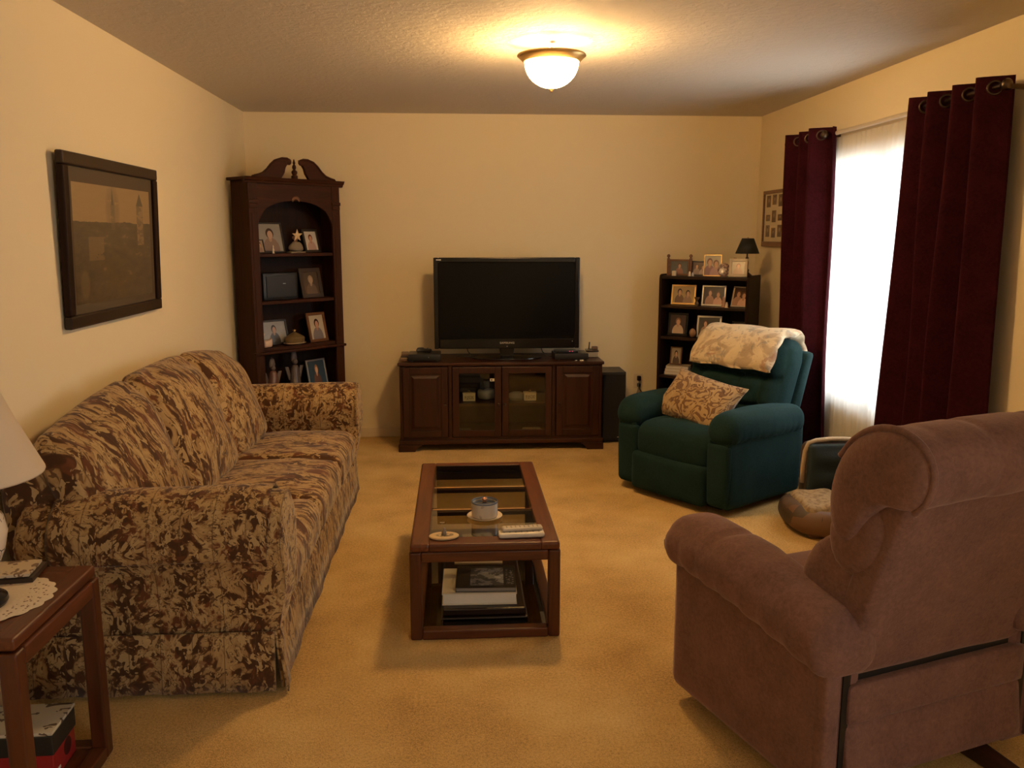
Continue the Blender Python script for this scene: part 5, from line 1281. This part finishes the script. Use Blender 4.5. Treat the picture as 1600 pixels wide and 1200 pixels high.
# ------------------------------------------------------------------ pet bed
def pet_bed():
    t = thing('pet_bed', 'low padded pet bed of brown patchwork with dark teal lining by the window', 'pet bed', (2.020, 4.32, 0), rad(-4))
    pw = NT('patchwork_leather'); c = pw.coord(); vo = pw.node('ShaderNodeTexVoronoi'); pw.link(c, vo.inputs['Vector']); vo.inputs['Scale'].default_value = 11
    cr = pw.ramp(pw.sep(vo.outputs['Color'])[0], [(.2, (.045, .026, .015)), (.5, (.10, .055, .028)), (.8, (.17, .075, .03))], 'CONSTANT')
    n = pw.noise(c, 14, 3); pw.bsdf(pw.mix(pw.math('MULTIPLY', n, .5), cr, (.10, .075, .05)), .55, pw.bump(n, .3, .006))
    teal = plain('teal_lining', (.016, .030, .034), .8, .3, 80)
    fur = plain('cream_fur', (.50, .38, .24), 1.0, .9, 90, Sheen_Weight=.5)
    B('base', pw.m, t, (-.20, .09, -.20, .20, .0, .06), bevel=.02, seg=3)
    # tall back: outer shell and lining
    def fb(x, y, z, a, b, c): return (x, y + .05 * a * a * 0, z + .02 * (1 - a * a))
    MB().soft((.38, .09, .37), .035, (16, 6, 14), fb, (.065, .20, .235)).build('back_bolster', pw.m, t, smooth=True)
    MB().soft((.350, .050, .335), .022, (14, 5, 14), lambda x, y, z, a, b, c: (x, y + .010 * sin(c * 9) * (1 - a * a), z), (.070, .152, .255)).build('lining', teal, t, smooth=True)
    p = [(-.125 + .0, .17, .20), (-.124, .168, .30), (-.118, .166, .38), (-.100, .166, .425), (-.06, .167, .440), (.02, .168, .448), (.1, .168, .448), (.21, .168, .440)]
    MB().tube(p, .012, 10).build('fur_trim', fur, t, smooth=True)
    bp = [(-.165, .175), (-.195, .12), (-.212, .05), (-.215, -.04), (-.205, -.11), (-.175, -.165), (-.12, -.195), (-.05, -.205), (.03, -.205)]
    MB().tube([(x, y, .082 + .006 * sin(9 * k)) for k, (x, y) in enumerate(bp)], lambda q: .074 * (1 - .35 * max(0, abs(q - .5) * 2 - .85) / .15) + .004 * sin(q * 23), 16).build('side_bolster', pw.m, t, smooth=True, sub=1)
    MB().soft((.10, .38, .165), .045, (8, 20, 8), None, (.052, -.02, .085)).build('side_bolster', pw.m, t, smooth=True)
    cu = NT('cream_pad'); c = cu.coord(); n = cu.noise(c, 35, 3, .6); cu.bsdf(cu.ramp(n, [(.45, (.40, .30, .18)), (.6, (.26, .18, .10))]), 1.0, cu.bump(n, .5, .008))
    MB().soft((.26, .34, .12), .05, (16, 16, 6), lambda x, y, z, a, b, c: (x, y, z + wob(x * 5, y * 5, z, .012, 7)), (-.085, -.035, .120)).build('cushion', cu.m, t, smooth=True)
pet_bed()

# ------------------------------------------------------------------ outlet and plug
def outlet():
    o = thing('wall_outlet', 'cream wall outlet with a plugged in cord left of the low bookcase', 'outlet', (1.43, BACK - .0005, .42))
    MB().soft((.070, .008, .115), .003, (4, 3, 6), center=(0, -.004, 0)).build('cover_plate', M['cream'], o, smooth='auto')
    for z in (-.025, .025): MB().soft((.034, .006, .030), .003, (4, 2, 4), center=(0, -.009, z)).build('socket', M['white'], o, smooth='auto')
    MB().soft((.030, .035, .038), .006, (4, 4, 4), center=(0, -.029, .026)).build('plug', M['espresso'], o, smooth='auto')
    MB().soft((.026, .030, .030), .006, (4, 4, 4), center=(0, -.027, -.028)).build('plug', M['black'], o, smooth='auto')
    MB().tube([(0, -.04, -.035), (.004, -.05, -.06), (.02, -.05, -.08), (.05, -.045, -.085), (.12, -.04, -.09)], .0035, 6).build('cord', M['black'], o, smooth=True)
    MB().tube([(0, -.042, .02), (-.01, -.05, -.06), (-.04, -.05, -.15), (-.09, -.04, -.22), (-.14, -.03, -.33)], .003, 6).build('cord', M['grey'], o, smooth=True)
outlet()
